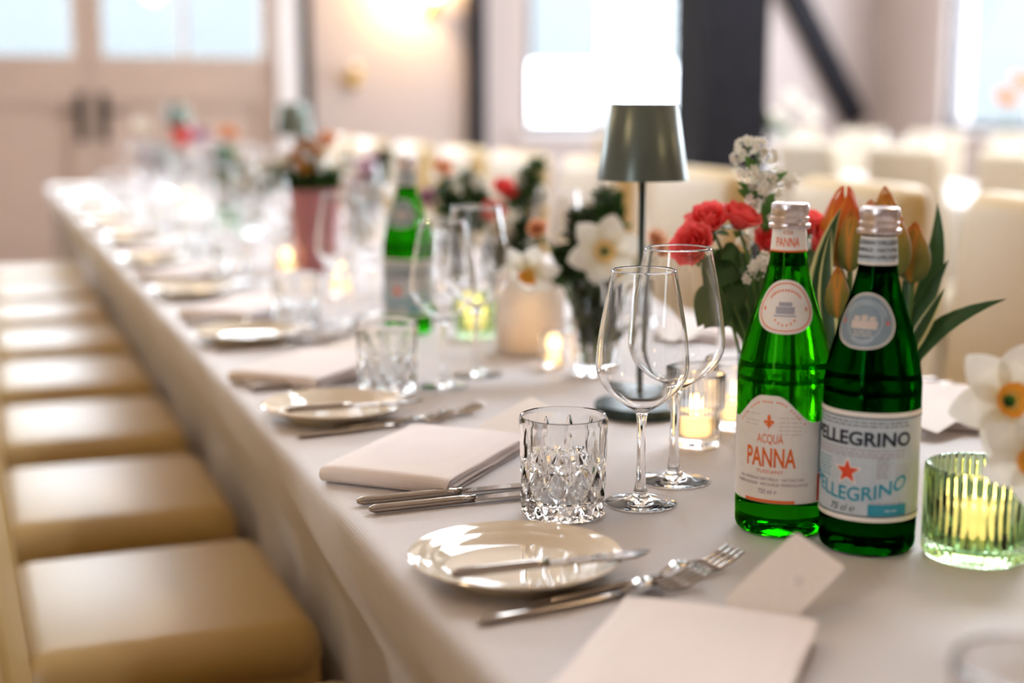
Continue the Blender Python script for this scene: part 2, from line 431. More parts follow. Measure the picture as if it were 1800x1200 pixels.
DX0, DXM, DX1 = -0.50, 0.662, 1.825
wall_y('wall_back', WALL_Y, WALL_Y + T, LX, RX, [(-2.60, -0.90, .95, 3.25), (DX0, DX1, 0, 3.34), (3.47, 4.69, WZ0, WZ1)])
wall_y('wall_front', BY - T, BY, LX, RX, [])
wall_x('wall_left', LX - T, LX, BY, WALL_Y, [(a, b, WZ0, WZ1) for a, b in LEFT_WINDOWS])
wall_x('wall_right', RX, RX + T, BY, WALL_Y, [(a, b, WZ0, WZ1) for a, b in RIGHT_WINDOWS])

# double door with glazed tops
def door_leaf(name, x0, x1, hx, lever):
    y0, y1 = WALL_Y + 0.02, WALL_Y + 0.07
    zs, zt = 1.41, 2.16
    mid = (x0 + x1) / 2
    root = struct(name, merge(box(x0, x1, y0, y1, 0.01, 0.28), box(x0, x1, y0, y1, 1.16, zs), box(x0, x1, y0, y1, zt, 2.38),
                  box(x0, x0 + 0.085, y0, y1, 0.28, 1.16), box(x1 - 0.085, x1, y0, y1, 0.28, 1.16),
                  box(x0, x0 + 0.085, y0, y1, zs, zt), box(x1 - 0.085, x1, y0, y1, zs, zt), box(mid - .014, mid + .014, y0, y1, zs, zt)), M['door'])
    struct('panel', box(x0 + .085, x1 - .085, y0 + .018, y1 - .012, 0.28, 1.16), M['door'], root)
    struct('panel_moulding', merge(box(x0 + .085, x1 - .085, y0 - .008, y0 + .01, 1.13, 1.16), box(x0 + .085, x1 - .085, y0 - .008, y0 + .01, .28, .31),
           box(x0 + .085, x0 + .11, y0 - .008, y0 + .01, .31, 1.13), box(x1 - .11, x1 - .085, y0 - .008, y0 + .01, .31, 1.13)), M['door'], root)
    for a, b in ((x0 + .085, mid - .014), (mid + .014, x1 - .085)):
        struct('pane', box(a, b, y0 + .02, y0 + .026, zs, zt), M['pane'], root)
    h = struct('handle_plate', rbox(hx - .030, hx + .030, y0 - .010, y0, .90, 1.19, .004, 2), M['iron'], root)
    build('lever', merge(tube([(hx, y0 - .005, 1.08), (hx, y0 - .05, 1.08)], .011, 10), tube([(hx, y0 - .05, 1.08), (hx + lever * .05, y0 - .054, 1.085), (hx + lever * .13, y0 - .05, 1.075)], [.011, .010, .008], 10)), M['iron'], h)
    return root
door_leaf('door_1', DX0 + .03, DXM - .004, DXM - .055, -1)
struct('trim_2', box(DXM - .02, DXM + .02, WALL_Y + .071, WALL_Y + .09, .01, 2.38), M['door'])
door_leaf('door_2', DXM + .004, DX1 - .03, DXM + .075, 1)
struct('trim_1', merge(box(DX0 - .10, DX0 + .028, WALL_Y - .03, WALL_Y + .10, 0, 2.5), box(DX1 - .028, DX1 + .115, WALL_Y - .03, WALL_Y + .10, 0, 2.5), box(DX0 + .028, DX1 - .028, WALL_Y - .03, WALL_Y + .10, 2.385, 2.5), box(DX0, DX1, WALL_Y, WALL_Y + .2, 2.5, 2.54)), M['whiteframe'])
# timber framing on the back wall
def beam(name, p0, p1, wdt, dep):
    p0, p1 = Vector(p0), Vector(p1); d = (p1 - p0).normalized(); s = d.cross(Vector((0, 1, 0))).normalized() * wdt / 2; q = Vector((0, dep, 0))
    V = [p0 - s, p0 + s, p0 + s - q, p0 - s - q, p1 - s, p1 + s, p1 + s - q, p1 - s - q]
    return struct(name, (V, [(0, 1, 2, 3), (4, 7, 6, 5), (0, 4, 5, 1), (1, 5, 6, 2), (2, 6, 7, 3), (3, 7, 4, 0)]), M['timber'])
beam('beam', (1.975, WALL_Y, 0), (1.975, WALL_Y, HC), 0.06, 0.05)
beam('beam', (3.105, WALL_Y, 0), (3.105, WALL_Y, HC), 0.11, 0.06)
beam('beam', (5.20, WALL_Y, 2.30), (6.03, WALL_Y, 1.0), 0.17, 0.09)
# free-standing post with a foot strut, set in the middle of the room
po = struct('column', box(2.60, 2.875, 4.87, 5.13, 0, HC), M['timber'])
struct('foot_strut', ([(2.60, 4.92, .95), (2.60, 5.08, .95), (2.60, 5.08, .70), (2.60, 4.92, .70), (2.34, 4.92, .02), (2.34, 5.08, .02), (2.47, 5.08, .02), (2.47, 4.92, .02)],
       [(0, 1, 5, 4), (1, 2, 6, 5), (2, 3, 7, 6), (3, 0, 4, 7), (4, 5, 6, 7), (0, 3, 2, 1)]), M['timber'], po)
# windows
def window_y(name, x0, x1, y, z0, z1, m):
    f = .05
    r = struct(name, merge(box(x0, x0 + f, y, y + .08, z0, z1), box(x1 - f, x1, y, y + .08, z0, z1), box(x0 + f, x1 - f, y, y + .08, z0, z0 + f), box(x0 + f, x1 - f, y, y + .08, z1 - f, z1)), m)
    mx = (x0 + x1) / 2
    struct('mullion', box(mx - .02, mx + .02, y + .01, y + .07, z0 + f, z1 - f), M['whiteframe'], r)
    struct('window_sill', box(x0 - .05, x1 + .05, y - .10, y, z0 - .04, z0), M['whiteframe'], r)
    for a, b in ((x0 + f, mx - .02), (mx + .02, x1 - f)): struct('pane', box(a, b, y + .03, y + .036, z0 + f, z1 - f), M['pane'], r)
def window_x(name, x, s, y0, y1, z0, z1, m):
    f = .05; xa, xb = sorted((x, x + s * .08))
    r = struct(name, merge(box(xa, xb, y0, y0 + f, z0, z1), box(xa, xb, y1 - f, y1, z0, z1), box(xa, xb, y0 + f, y1 - f, z0, z0 + f), box(xa, xb, y0 + f, y1 - f, z1 - f, z1)), m)
    my = (y0 + y1) / 2; xc = (xa + xb) / 2
    struct('mullion', box(xa + .01, xb - .01, my - .03, my + .03, z0 + f, z1 - f), M['whiteframe'], r)
    sa, sb = sorted((x, x - s * .1))
    struct('window_sill', box(sa, sb, y0 - .05, y1 + .05, z0 - .04, z0), M['whiteframe'], r)
    for a, b in ((y0 + f, my - .03), (my + .03, y1 - f)): struct('pane', box(xc - .003, xc + .003, a, b, z0 + f, z1 - f), M['pane'], r)
window_y('window_1', 3.47, 4.69, WALL_Y + .05, WZ0, WZ1, M['frame'])
window_y('window_8', -2.60, -0.90, WALL_Y + .05, .95, 3.25, M['whiteframe'])
window_y('window_9', DX0, DX1, WALL_Y + .05, 2.54, 3.34, M['whiteframe'])
n = 2
for a, b in RIGHT_WINDOWS: window_x('window_%d' % n, RX + .05, 1, a, b, WZ0, WZ1, M['frame']); n += 1
for a, b in LEFT_WINDOWS: window_x('window_%d' % n, LX - .05, -1, a, b, WZ0, WZ1, M['frame']); n += 1
# wall lights on the back wall
def sconce(x, z, label, lit):
    t = thing('wall_sconce', label, 'wall lamp', (x, WALL_Y, z))
    build('back_plate', xf(lathe([(0, 0), (.055, 0), (.05, .02), (0, .024)], 24), Matrix.Rotation(PI / 2, 4, 'X')), M['brass'], t)
    build('arm', tube([(0, -.02, 0), (0, -.09, 0), (0, -.11, .03)], .011, 10), M['brass'], t)
    build('cup', move(lathe([(0, .02), (.032, .025), (.045, .07), (.042, .07), (.03, .03), (0, .026)], 24), (0, -.11, 0)), M['brass'], t)
    build('bulb', move(lathe([(0, .03), (.022, .05), (.028, .085), (.018, .115), (0, .12)], 16), (0, -.11, 0)), M['bulb'] if lit else M['frosted'], t)
    if lit:
        l = bpy.data.lights.new('bulb_light', 'POINT'); l.energy = 22; l.color = (1.0, 0.66, 0.30); l.shadow_soft_size = .05
        lo = bpy.data.objects.new('bulb_light', l); lo.location = (-.14, -.16, .16); link(lo, t)
sconce(2.80, 1.72, 'brass wall light glowing warm between two dark timbers', True)
sconce(2.27, 1.27, 'small unlit brass wall fitting beside the door timber', False)

# unseen globe pendants over the room, added as warm fill light
for i, (x, y) in enumerate([(-.9, 1.2), (-.9, 4.2), (2.2, -.6), (2.2, 2.2), (.8, 6.6), (4.4, 1.0), (4.6, 4.6)]):
    t = thing('fill_pendant', 'unseen globe pendant added for warm fill, %s in the ceiling rows' % ORD[i], 'fill lamp', (x, y, 2.75), 0, 'added fill pendants')
    build('cord', tube([(0, 0, .14), (0, 0, HC - 2.75)], .004, 6), M['iron'], t)
    build('cap', lathe([(0, .10), (.03, .10), (.03, .14), (0, .15)], 20), M['brass'], t)
    build('globe', lathe([(0, -.11)] + [(.11 * math.sin(PI * k / 12), -.11 * math.cos(PI * k / 12)) for k in range(1, 12)] + [(0, .11)], 24), M['bulb'], t)
    l = bpy.data.lights.new('pendant_fill', 'POINT'); l.energy = PENDANT_FILL; l.color = (1.0, 0.72, 0.42); l.shadow_soft_size = .12
    lo = bpy.data.objects.new('pendant_fill', l); lo.location = (0, 0, -.24); link(lo, t)

# outside: yard, facade and two white vans seen through the window
struct('ground', box(-40, 70, WALL_Y + T, 60, -.12, -.02), M['gravel'])
fa = struct('exterior_wall', box(-40, 70, 50, 50.4, -.02, 8.0), M['render'])
q = at(1147, 82, 53)
for dx in (0, 9): struct('shutter', box(q.x + dx - .55, q.x + dx + .55, 49.9, 50.0, q.z - .45, q.z + .45), M['brownshutter'], fa)
def van(x, y, rz, label):
    t = thing('white_van', label, 'van', (x, y, -.02), rz)
    prof = [(-2.2, .35), (-2.25, 1.0), (-2.1, 1.9), (-1.9, 2.0), (1.0, 2.0), (1.5, 1.35), (2.2, 1.05), (2.25, .4)]
    V, Fc = [], []
    for s in (-.75, .75): V += [(a, s, b) for a, b in prof]
    k = len(prof)
    Fc = [tuple(range(k)), tuple(range(2 * k - 1, k - 1, -1))] + [(i, i + k, (i + 1) % k + k, (i + 1) % k) for i in range(k)]
    build('body', (V, Fc), M['skin'], t, smooth=False)
    build('side_window', box(.1, 1.1, -.76, -.75, 1.3, 1.8), M['carglass'], t, smooth=False)
    for wx in (-1.4, 1.5):
        for s in (-1, 1): build('wheel', move(xf(lathe([(0, -.1), (.33, -.1), (.36, 0), (.33, .1), (0, .1)], 20), Matrix.Rotation(PI / 2, 4, 'X')), (wx, s * .70, .36)), M['tyre'], t)
q = at(980, 160, 33); van(q.x, q.y, PI / 2 - .40, 'white van parked far outside, left in the back window')
q = at(1143, 150, 33); van(q.x, q.y, PI / 2 - .40, 'white van parked far outside, right in the back window above the lamp')

# ================================================================ tables
TX0, TX1, TY0, TY1 = 0.30, 1.24, 0.10, 7.07
def table_cloth(name, x0, x1, y0, y1, inset, m, label, seed, z=ZT, fold=0.012):
    rnd = random.Random(seed)
    loop, nrm, arc = [], [], []
    r = .02
    step = .035
    def edge(a, b, nx, ny):
        L = (Vector(b) - Vector(a)).length; k = max(2, int(L / step))
        for i in range(k + 1):
            t = i / k; loop.append(Vector((a[0] + (b[0] - a[0]) * t, a[1] + (b[1] - a[1]) * t))); nrm.append(Vector((nx, ny)))
    edge((x0 + r, y0), (x1 - r, y0), 0, -1); edge((x1, y0 + r), (x1, y1 - r), 1, 0); edge((x1 - r, y1), (x0 + r, y1), 0, 1); edge((x0, y1 - r), (x0, y0 + r), -1, 0)
    N = len(loop)
    # rounded corners: normals already switch; blend neighbours a little
    s = 0; S = [0.0]
    for i in range(1, N): s += (loop[i] - loop[i - 1]).length; S.append(s)
    ph = [rnd.uniform(0, 6.28) for _ in range(6)]
    rows = []
    er = .016
    for k in range(5):
        a = k / 4 * PI / 2; rows.append((er * math.sin(a) - er, -er + er * math.cos(a) , 0.0))
    for zz in (.03, .06, .10, .15, .20, .26, .33, .42, .52, .62, .70, .745): rows.append((None, -zz, zz))
    V, Fc = [], []
    for (off, dz, d) in rows:
        for i in range(N):
            g = smooth(d / .33)
            wave = (math.sin(S[i] * 21 + ph[0]) + .7 * math.sin(S[i] * 37 + ph[1] + d * 2) + .6 * math.sin(S[i] * 9 + ph[2])) * fold * smooth(d / .25) + .004 * math.sin(S[i] * 13 + ph[3]) * smooth(d / .05)
            o = off if off is not None else (-inset * g + wave)
            p = loop[i] + nrm[i] * o
            V.append((p.x, p.y, z + dz))
    R = len(rows)
    for j in range(R - 1):
        for i in range(N):
            i2 = (i + 1) % N
            Fc.append((j * N + i, (j + 1) * N + i, (j + 1) * N + i2, j * N + i2))
    Fc.append(tuple(range(N)))
    o = build(name, (V, Fc), m, sharp=60)
    return tag(o, label, 'tablecloth')
table_cloth('tablecloth', TX0, TX1, TY0, TY1, 0.137, M['cloth'], 'grey linen cloth draped over the long set banquet table', 1, fold=.006)
T2 = (3.55, 4.45, 1.5, 8.2)
table_cloth('tablecloth', *T2, 0.13, M['cloth2'], 'pale cloth over the second long table beyond the timber column', 2, fold=.006)

# ================================================================ covered chairs
def make_chair(name):
    # local: x forward (towards the table), origin on the floor under the seat centre
    t = thing(name, '', 'chair')
    hw = .225
    V, Fc, _ = surf(lambda u, v: (0, 0, 0), 1, 1)
    build('seat', rbox(-.20, .20, -hw, hw, .345, .435, .04, 4), M['cover'], t, sharp=50)
    # skirt: a flared open box with soft pleats
    def skirt(u, v):
        a = u * 4
        k = int(min(3, a)); f = a - k
        cs = [(-.19, -.215), (.19, -.215), (.19, .215), (-.19, .215), (-.19, -.215)]
        x = cs[k][0] + (cs[k + 1][0] - cs[k][0]) * f; y = cs[k][1] + (cs[k + 1][1] - cs[k][1]) * f
        s = 1 + .05 * v + .012 * v * math.sin(u * 90)
        return (x * s, y * s, .40 - .395 * v)
    build('skirt', surf(skirt, 64, 5, 0, 1), M['cover'], t, sharp=50)
    bw = .22
    def back(u, v):
        pass
    vf = rbox(-.045, .045, -bw, bw, .30, .975, .038, 4)
    V2 = []
    for p in vf[0]:
        h = (p.z - .30) / .675
        x = p.x * (1 - .25 * h) - .215 - .055 * h * h
        V2.append(Vector((x, p.y * (1 - .04 * h), p.z + .012 * math.cos(p.y / bw * PI / 2) * (h > .9))))
    build('backrest', (V2, vf[1]), M['cover'], t, sharp=50)
    build('back_skirt', merge(box(-.255, -.235, -.215, .215, .004, .34)), M['cover'], t, smooth=False)
    return t
chair0 = make_chair('covered_chair')
first = [True]
def put_chair(x, y, rz, label, group, z=0):
    if first[0]:
        first[0] = False; chair0.location = (x, y, 0); chair0.rotation_euler = (0, 0, rz); chair0['label'] = label; chair0['group'] = group; return chair0
    return dup(chair0, (x, y, 0), rz, label, group)
for k in range(10):
    put_chair(.205 + random.uniform(-.008, .008), .81 + .61 * k, random.uniform(-.02, .02) + (0.02 if k == 2 else 0),
              'cream covered chair, %s in the row tucked along the left table edge' % ORD[k], 'chairs along the left of the long table')
for k in range(9):
    put_chair(1.350 + random.uniform(-.01, .02), 1.80 + .61 * k + (.06 if k == 0 else 0), PI + random.uniform(-.03, .03),
              'cream covered chair facing us, %s in the row across the long table' % ORD[k], 'chairs across the long table')
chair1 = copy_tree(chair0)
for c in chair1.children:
    c.data = c.data.copy(); c.data.materials[0] = M['coverlit']
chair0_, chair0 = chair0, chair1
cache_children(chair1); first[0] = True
for k in range(6):
    put_chair(3.43, 3.75 + .64 * k, random.uniform(-.04, .04), 'pale chair back at the second table, %s of its near row' % ORD[k], 'near row at the second table')
for k in range(6):
    put_chair(4.575, 4.4 + .68 * k, PI + random.uniform(-.04, .04), 'pale chair at the second table, %s of its far row' % ORD[k], 'far row at the second table')

# ================================================================ tableware prototypes
def wine_profile(sh, sr):
    """closed section of a wine glass: outside up, inside down"""
    out = [(.0005, .0), (.030, .0), (.0338, .0006), (.0338, .0014), (.028, .0026), (.018, .0042), (.0095, .0075), (.0062, .014), (.0047, .026), (.0040, .045), (.0041, .065), (.0046, .080), (.0066, .0895), (.0105, .0922), (.0160, .0957),
           (.0275, .1040), (.0366, .1135), (.0415, .1228), (.0440, .1330), (.0430, .1510), (.0405, .1700), (.0362, .1940), (.0318, .2170), (.0305, .2246)]
    inn = [(.0299, .2250), (.0293, .2244), (.0309, .2165), (.0353, .1938), (.0396, .1698), (.0421, .1508), (.0430, .1327), (.0406, .1234), (.0357, .1144), (.0266, .1050), (.0150, .0968), (.0085, .0937), (.003, .0928), (0, .0926)]
    out = [(0, 0)] + out[1:]
    base = catmull(out, 3) + catmull(inn, 3)
    return [(max(0, r) * sr if z > .08 else max(0, r) * (1 + (sr - 1) * .6), z * sh) for r, z in base]
def make_wine(name, sh, sr, n=56):
    t = thing(name, '', 'wine glass')
    prof = wine_profile(sh, sr)
    build('bowl_and_stem', lathe(prof, n), M['glass'], t)
    return t
# cut crystal tumbler
def make_tumbler():
    t = thing('crystal_tumbler', '', 'tumbler')
    n = 288
    def tri(x): x = x - math.floor(x); return 1 - abs(2 * x - 1)
    zs = [0.0, .0012] + [.0012 + .0868 * i / 74 for i in range(1, 75)] + [.0915, .0938, .0946]
    def depth(a, z):
        N = 11
        d = 0.0
        if .004 < z < .058:
            f = min(smooth((z - .004) / .004), smooth((.058 - z) / .010))
            p, q = a * N / (2 * PI) + z / .034, a * N / (2 * PI) - z / .034
            pyr = min(tri(p), tri(q))
            d = max(d, f * (.0036 * (1 - min(1, pyr * 1.8)) + .0006 * tri(a * N * 3 / (2 * PI)) * min(1, pyr * 1.8)))
        if .046 < z < .086:
            x = a * N / (2 * PI) + .5; dx = (x - math.floor(x) - .5) / N * 2 * PI * .0405
            v = (z - .046) / .040
            wv = .0052 * math.sin(PI * min(1, v * .92 + .08)) ** .8 + 1e-6
            if abs(dx) < wv: d = max(d, .0015 * (1 - (dx / wv) ** 2) * (1 - v * .5))
            x = a * N / (2 * PI); dx = (x - math.floor(x + .5)) / N * 2 * PI * .0405
            v = (z - .046) / .026
            if v < 1:
                wv = .0046 * math.sin(PI * min(1, v * .9 + .1)) ** .8 + 1e-6
                if abs(dx) < wv: d = max(d, .0016 * (1 - (dx / wv) ** 2))
        return d
    V, Fc = [(0, 0, .0015)], []
    for k in range(n): V.append((.030 * math.cos(2 * PI * k / n), .030 * math.sin(2 * PI * k / n), .0))
    rows = 1
    for z in zs[1:]:
        R = .0392 + .0018 * min(1, z / .09)
        if z < .003: R -= .0012
        if z > .093: R -= .0006
        for k in range(n):
            a = 2 * PI * k / n; r = R - depth(a, z); V.append((r * math.cos(a), r * math.sin(a), z))
        rows += 1
    for (r, z) in [(.0392, .0948), (.0384, .094), (.0378, .085), (.0372, .05), (.0366, .025), (.0352, .0195), (.031, .0172), (.020, .0165)]:
        for k in range(n): V.append((r * math.cos(2 * PI * k / n), r * math.sin(2 * PI * k / n), z))
        rows += 1
    V.append((0, 0, .0165))
    for k in range(n): Fc.append((0, 1 + (k + 1) % n, 1 + k))
    for j in range(rows - 1):
        for k in range(n):
            k2 = (k + 1) % n; Fc.append((1 + j * n + k, 1 + j * n + k2, 1 + (j + 1) * n + k2, 1 + (j + 1) * n + k))
    L = len(V) - 1
    for k in range(n): Fc.append((1 + (rows - 1) * n + k, 1 + (rows - 1) * n + (k + 1) % n, L))
    build('cut_body', (V, Fc), M['crystal'], t, sharp=24)
    return t
def make_plate():
    t = thing('bread_plate', '', 'plate')
    prof = [(0, .003), (.05, .003), (.052, .0), (.056, .0), (.058, .004), (.072, .009), (.0865, .0165), (.0878, .0178), (.0868, .0188), (.081, .0165), (.0785, .0162), (.0745, .0135), (.0725, .0132), (.066, .0108), (.0645, .0100), (.0585, .0072), (.054, .0063), (.030, .0058), (0, .0058)]
    build('dish', lathe(prof, 72), M['china'], t, sharp=40)
    return t
def blade(L0, L1, w, th, z=.0015):
    pts = [(L0, -.0055), (L0 + .01, -.007), (L0 + (L1 - L0) * .5, -w * .55), (L1 - .02, -w * .5), (L1 - .004, 0.001), (L1, .005), (L1 - .006, .0062), (L0 + .01, .0055), (L0, .0045)]
    k = len(pts)
    V = [(x, y, z) for x, y in pts] + [(x, y, z + th) for x, y in pts]
    return V, [tuple(range(k - 1, -1, -1)), tuple(range(k, 2 * k))] + [(i, (i + 1) % k, (i + 1) % k + k, i + k) for i in range(k)]
def flat_handle(L, w0, w1, h):
    """rounded bar handle running along +x"""
    xs = [0, .002, .006, .02, L * .5, L * .85, L]
    ws = [w0 * .4, w0 * .75, w0, w0 * .98, (w0 + w1) / 2, w1, w1 * .9]
    V, Fc = [], []
    n = 12
    for x, wd in zip(xs, ws):
        for k in range(n):
            a = 2 * PI * k / n; V.append((x, wd * math.cos(a), h * (min(1, .5 + x / .01)) * (.5 * math.sin(a)) + h * .55))
    for i in range(len(xs) - 1):
        for k in range(n): Fc.append((i * n + k, i * n + (k + 1) % n, (i + 1) * n + (k + 1) % n, (i + 1) * n + k))
    Fc += [tuple(range(n))[::-1], tuple((len(xs) - 1) * n + k for k in range(n))]
    return V, Fc
def make_knife(name, L=.232, hl=.105, cat='knife'):
    t = thing(name, '', cat)
    build('handle', flat_handle(hl, .0058, .0050, .0085), M['steel'], t)
    build('blade', blade(hl - .002, L, .017, .0022, .003), M['steel'], t, smooth=False)
    return t
def make_fork(name, L=.200):
    t = thing(name, '', 'fork')
    build('handle', flat_handle(L - .075, .0062, .0030, .0052), M['steel'], t)
    # neck + head + tines as one forged piece, curved upwards then down to the tips
    def zc(x):
        s = (x - (L - .08)) / .08
        return .0028 + .0062 * math.sin(PI * s / .55) ** 1.3 if 0 < s < .55 else .0028 + .011 * max(0, (s - .55) / .45) ** 1.6
    parts = []
    def head(u, v):
        x = L - .078 + .036 * v; hw = .0028 + .0095 * smooth(v * 1.15 - .1)
        return (x, u * hw, zc(x) - .0025 * (1 - u * u) * v)
    top = surf(head, 6, 10)
    parts.append((top[0], top[1])); parts.append((([p + Vector((0, 0, .0016)) for p in top[0]]), [f[::-1] for f in top[1]]))
    for k in range(4):
        y = -.0105 + k * .007
        parts.append(tube([(L - .0425, y, zc(L - .0425)), (L - .025, y, zc(L - .025)), (L - .01, y, zc(L - .01)), (L, y * .98, zc(L))], [.0020, .0019, .0016, .0008], 6))
    build('head', merge(*parts), M['steel'], t)
    return t
def make_napkin():
    t = thing('folded_napkin', '', 'napkin')
    # long axis x (-.10..+.10), folds stacked across y; one end shows the layered edges
    nx, ny = 20, 14
    LX_, LY_ = .100, .072
    def layer(z0, z1, grow, seed):
        rnd = random.Random(seed)
        V, Fc = [], []
        sec = []
        h = z1 - z0
        for k in range(7):
            a = -PI / 2 + PI * k / 6; sec.append((-LY_ - grow + h / 2 - math.cos(a) * h / 2, z0 + h / 2 + math.sin(a) * h / 2))
        for k in range(1, ny):
            y = -LY_ + 2 * LY_ * k / ny; sec.append((y, z1 + .0016 * math.sin(PI * k / ny) * (1 if z1 > .012 else .2)))
        for k in range(7):
            a = PI / 2 - PI * k / 6; sec.append((LY_ + grow - h / 2 + math.cos(a) * h / 2, z0 + h / 2 + math.sin(a) * h / 2))
        for k in range(1, ny): sec.append((LY_ - 2 * LY_ * k / ny, z0))
        m = len(sec)
        for i in range(nx + 1):
            x = -LX_ - grow + (2 * LX_ + 2 * grow) * i / nx
            e = 1 - .12 * max(0, abs(i / nx * 2 - 1) - .9) * 10
            for (y, z) in sec: V.append((x, y * (1 if abs(i / nx * 2 - 1) < .95 else .992), z0 + (z - z0) * e + .0006 * math.sin(x * 60 + y * 40 + seed)))
        for i in range(nx):
            for k in range(m): Fc.append((i * m + k, (i + 1) * m + k, (i + 1) * m + (k + 1) % m, i * m + (k + 1) % m))
        Fc += [tuple(range(m)), tuple(nx * m + k for k in range(m))[::-1]]
        return V, Fc
    for j in range(3):
        vf = layer(.0030 + j * .0042, .0030 + (j + 1) * .0042 - .0004, [-.003, -.005, -.002][j], j)
        build('fold', move(vf, (.004, 0, 0)), M['napkin'], t, sharp=55)
    # outer sheet wrapped round the near end
    path = [(.100 - .2 * k / 14, .0015) for k in range(14)] + [(-.098 - .0088 * math.sin(PI * k / 10), .00935 - .00785 * math.cos(PI * k / 10)) for k in range(11)] + [(-.098 + .2 * k / 14, .0172) for k in range(1, 15)]
    V, Fc = [], []
    m_ = len(path); ny = 12
    for jj in range(ny + 1):
        v = jj / ny * 2 - 1
        for side in (0, 1):
            for k, (x, z) in enumerate(path):
                a, b = path[max(0, k - 1)], path[min(m_ - 1, k + 1)]
                d = Vector((b[0] - a[0], b[1] - a[1])).normalized(); nx_, nz_ = -d.y, d.x
                top = 1.0 if z > .01 else 0.0
                dome = top * (.0022 * (1 - v * v) * (1 - (x / .11) ** 2) - .0016 * max(0, abs(v) - .8) * 5)
                yy = v * (.0715 - (.0012 if side else 0))
                V.append((x + nx_ * .0011 * side, yy + .0006 * math.sin(x * 70), z + dome + nz_ * .0011 * side * (1 if True else 0)))
    R_ = 2 * m_
    for jj in range(ny):
        for side in (0, 1):
            for k in range(m_ - 1):
                q = [jj * R_ + side * m_ + k, jj * R_ + side * m_ + k + 1, (jj + 1) * R_ + side * m_ + k + 1, (jj + 1) * R_ + side * m_ + k]
                Fc.append(tuple(q if side == 0 else q[::-1]))
        for k in (0, m_ - 1):
            Fc.append((jj * R_ + k, jj * R_ + m_ + k, (jj + 1) * R_ + m_ + k, (jj + 1) * R_ + k))
    for jj in (0, ny):
        for k in range(m_ - 1): Fc.append((jj * R_ + k, jj * R_ + k + 1, jj * R_ + m_ + k + 1, jj * R_ + m_ + k))
    build('outer_fold', (V, Fc), M['napkin'], t, sharp=70)
    return t
def make_card():
    t = thing('place_card', '', 'card')
    a, b, r = .044, .0235, .004
    out = []
    for cx, cy, s in ((a - r, b - r, 0), (-a + r, b - r, 1), (-a + r, -b + r, 2), (a - r, -b + r, 3)):
        for k in range(7): q = s * PI / 2 + k / 6 * PI / 2; out.append((cx + r * math.cos(q), cy + r * math.sin(q)))
    k = len(out)
    V = [(x, y, 0) for x, y in out] + [(x, y, .0006) for x, y in out]
    build('card_sheet', (V, [tuple(range(k))[::-1], tuple(range(k, 2 * k))] + [(i, (i + 1) % k, (i + 1) % k + k, i + k) for i in range(k)]), M['card'], t, smooth=False)
    return t
P = {'plate': make_plate(), 'tumbler': make_tumbler(), 'wine': make_wine('white_wine_glass', 1.0, 1.0), 'red': make_wine('red_wine_glass', 1.055, 1.10),
     'knife': make_knife('table_knife'), 'butter': make_knife('butter_knife', .170, .080), 'fork': make_fork('table_fork'), 'napkin': make_napkin(), 'card': make_card()}
used = set()
def put(kind, loc, rz, label, group):
    o = P[kind]
    if kind in used: return dup(o, loc, rz, label, group)
    used.add(kind)
    o.location = loc; o.rotation_euler = (0, 0, rz); o['label'] = label; o['group'] = group
    return o
ZS = ZT + .0006
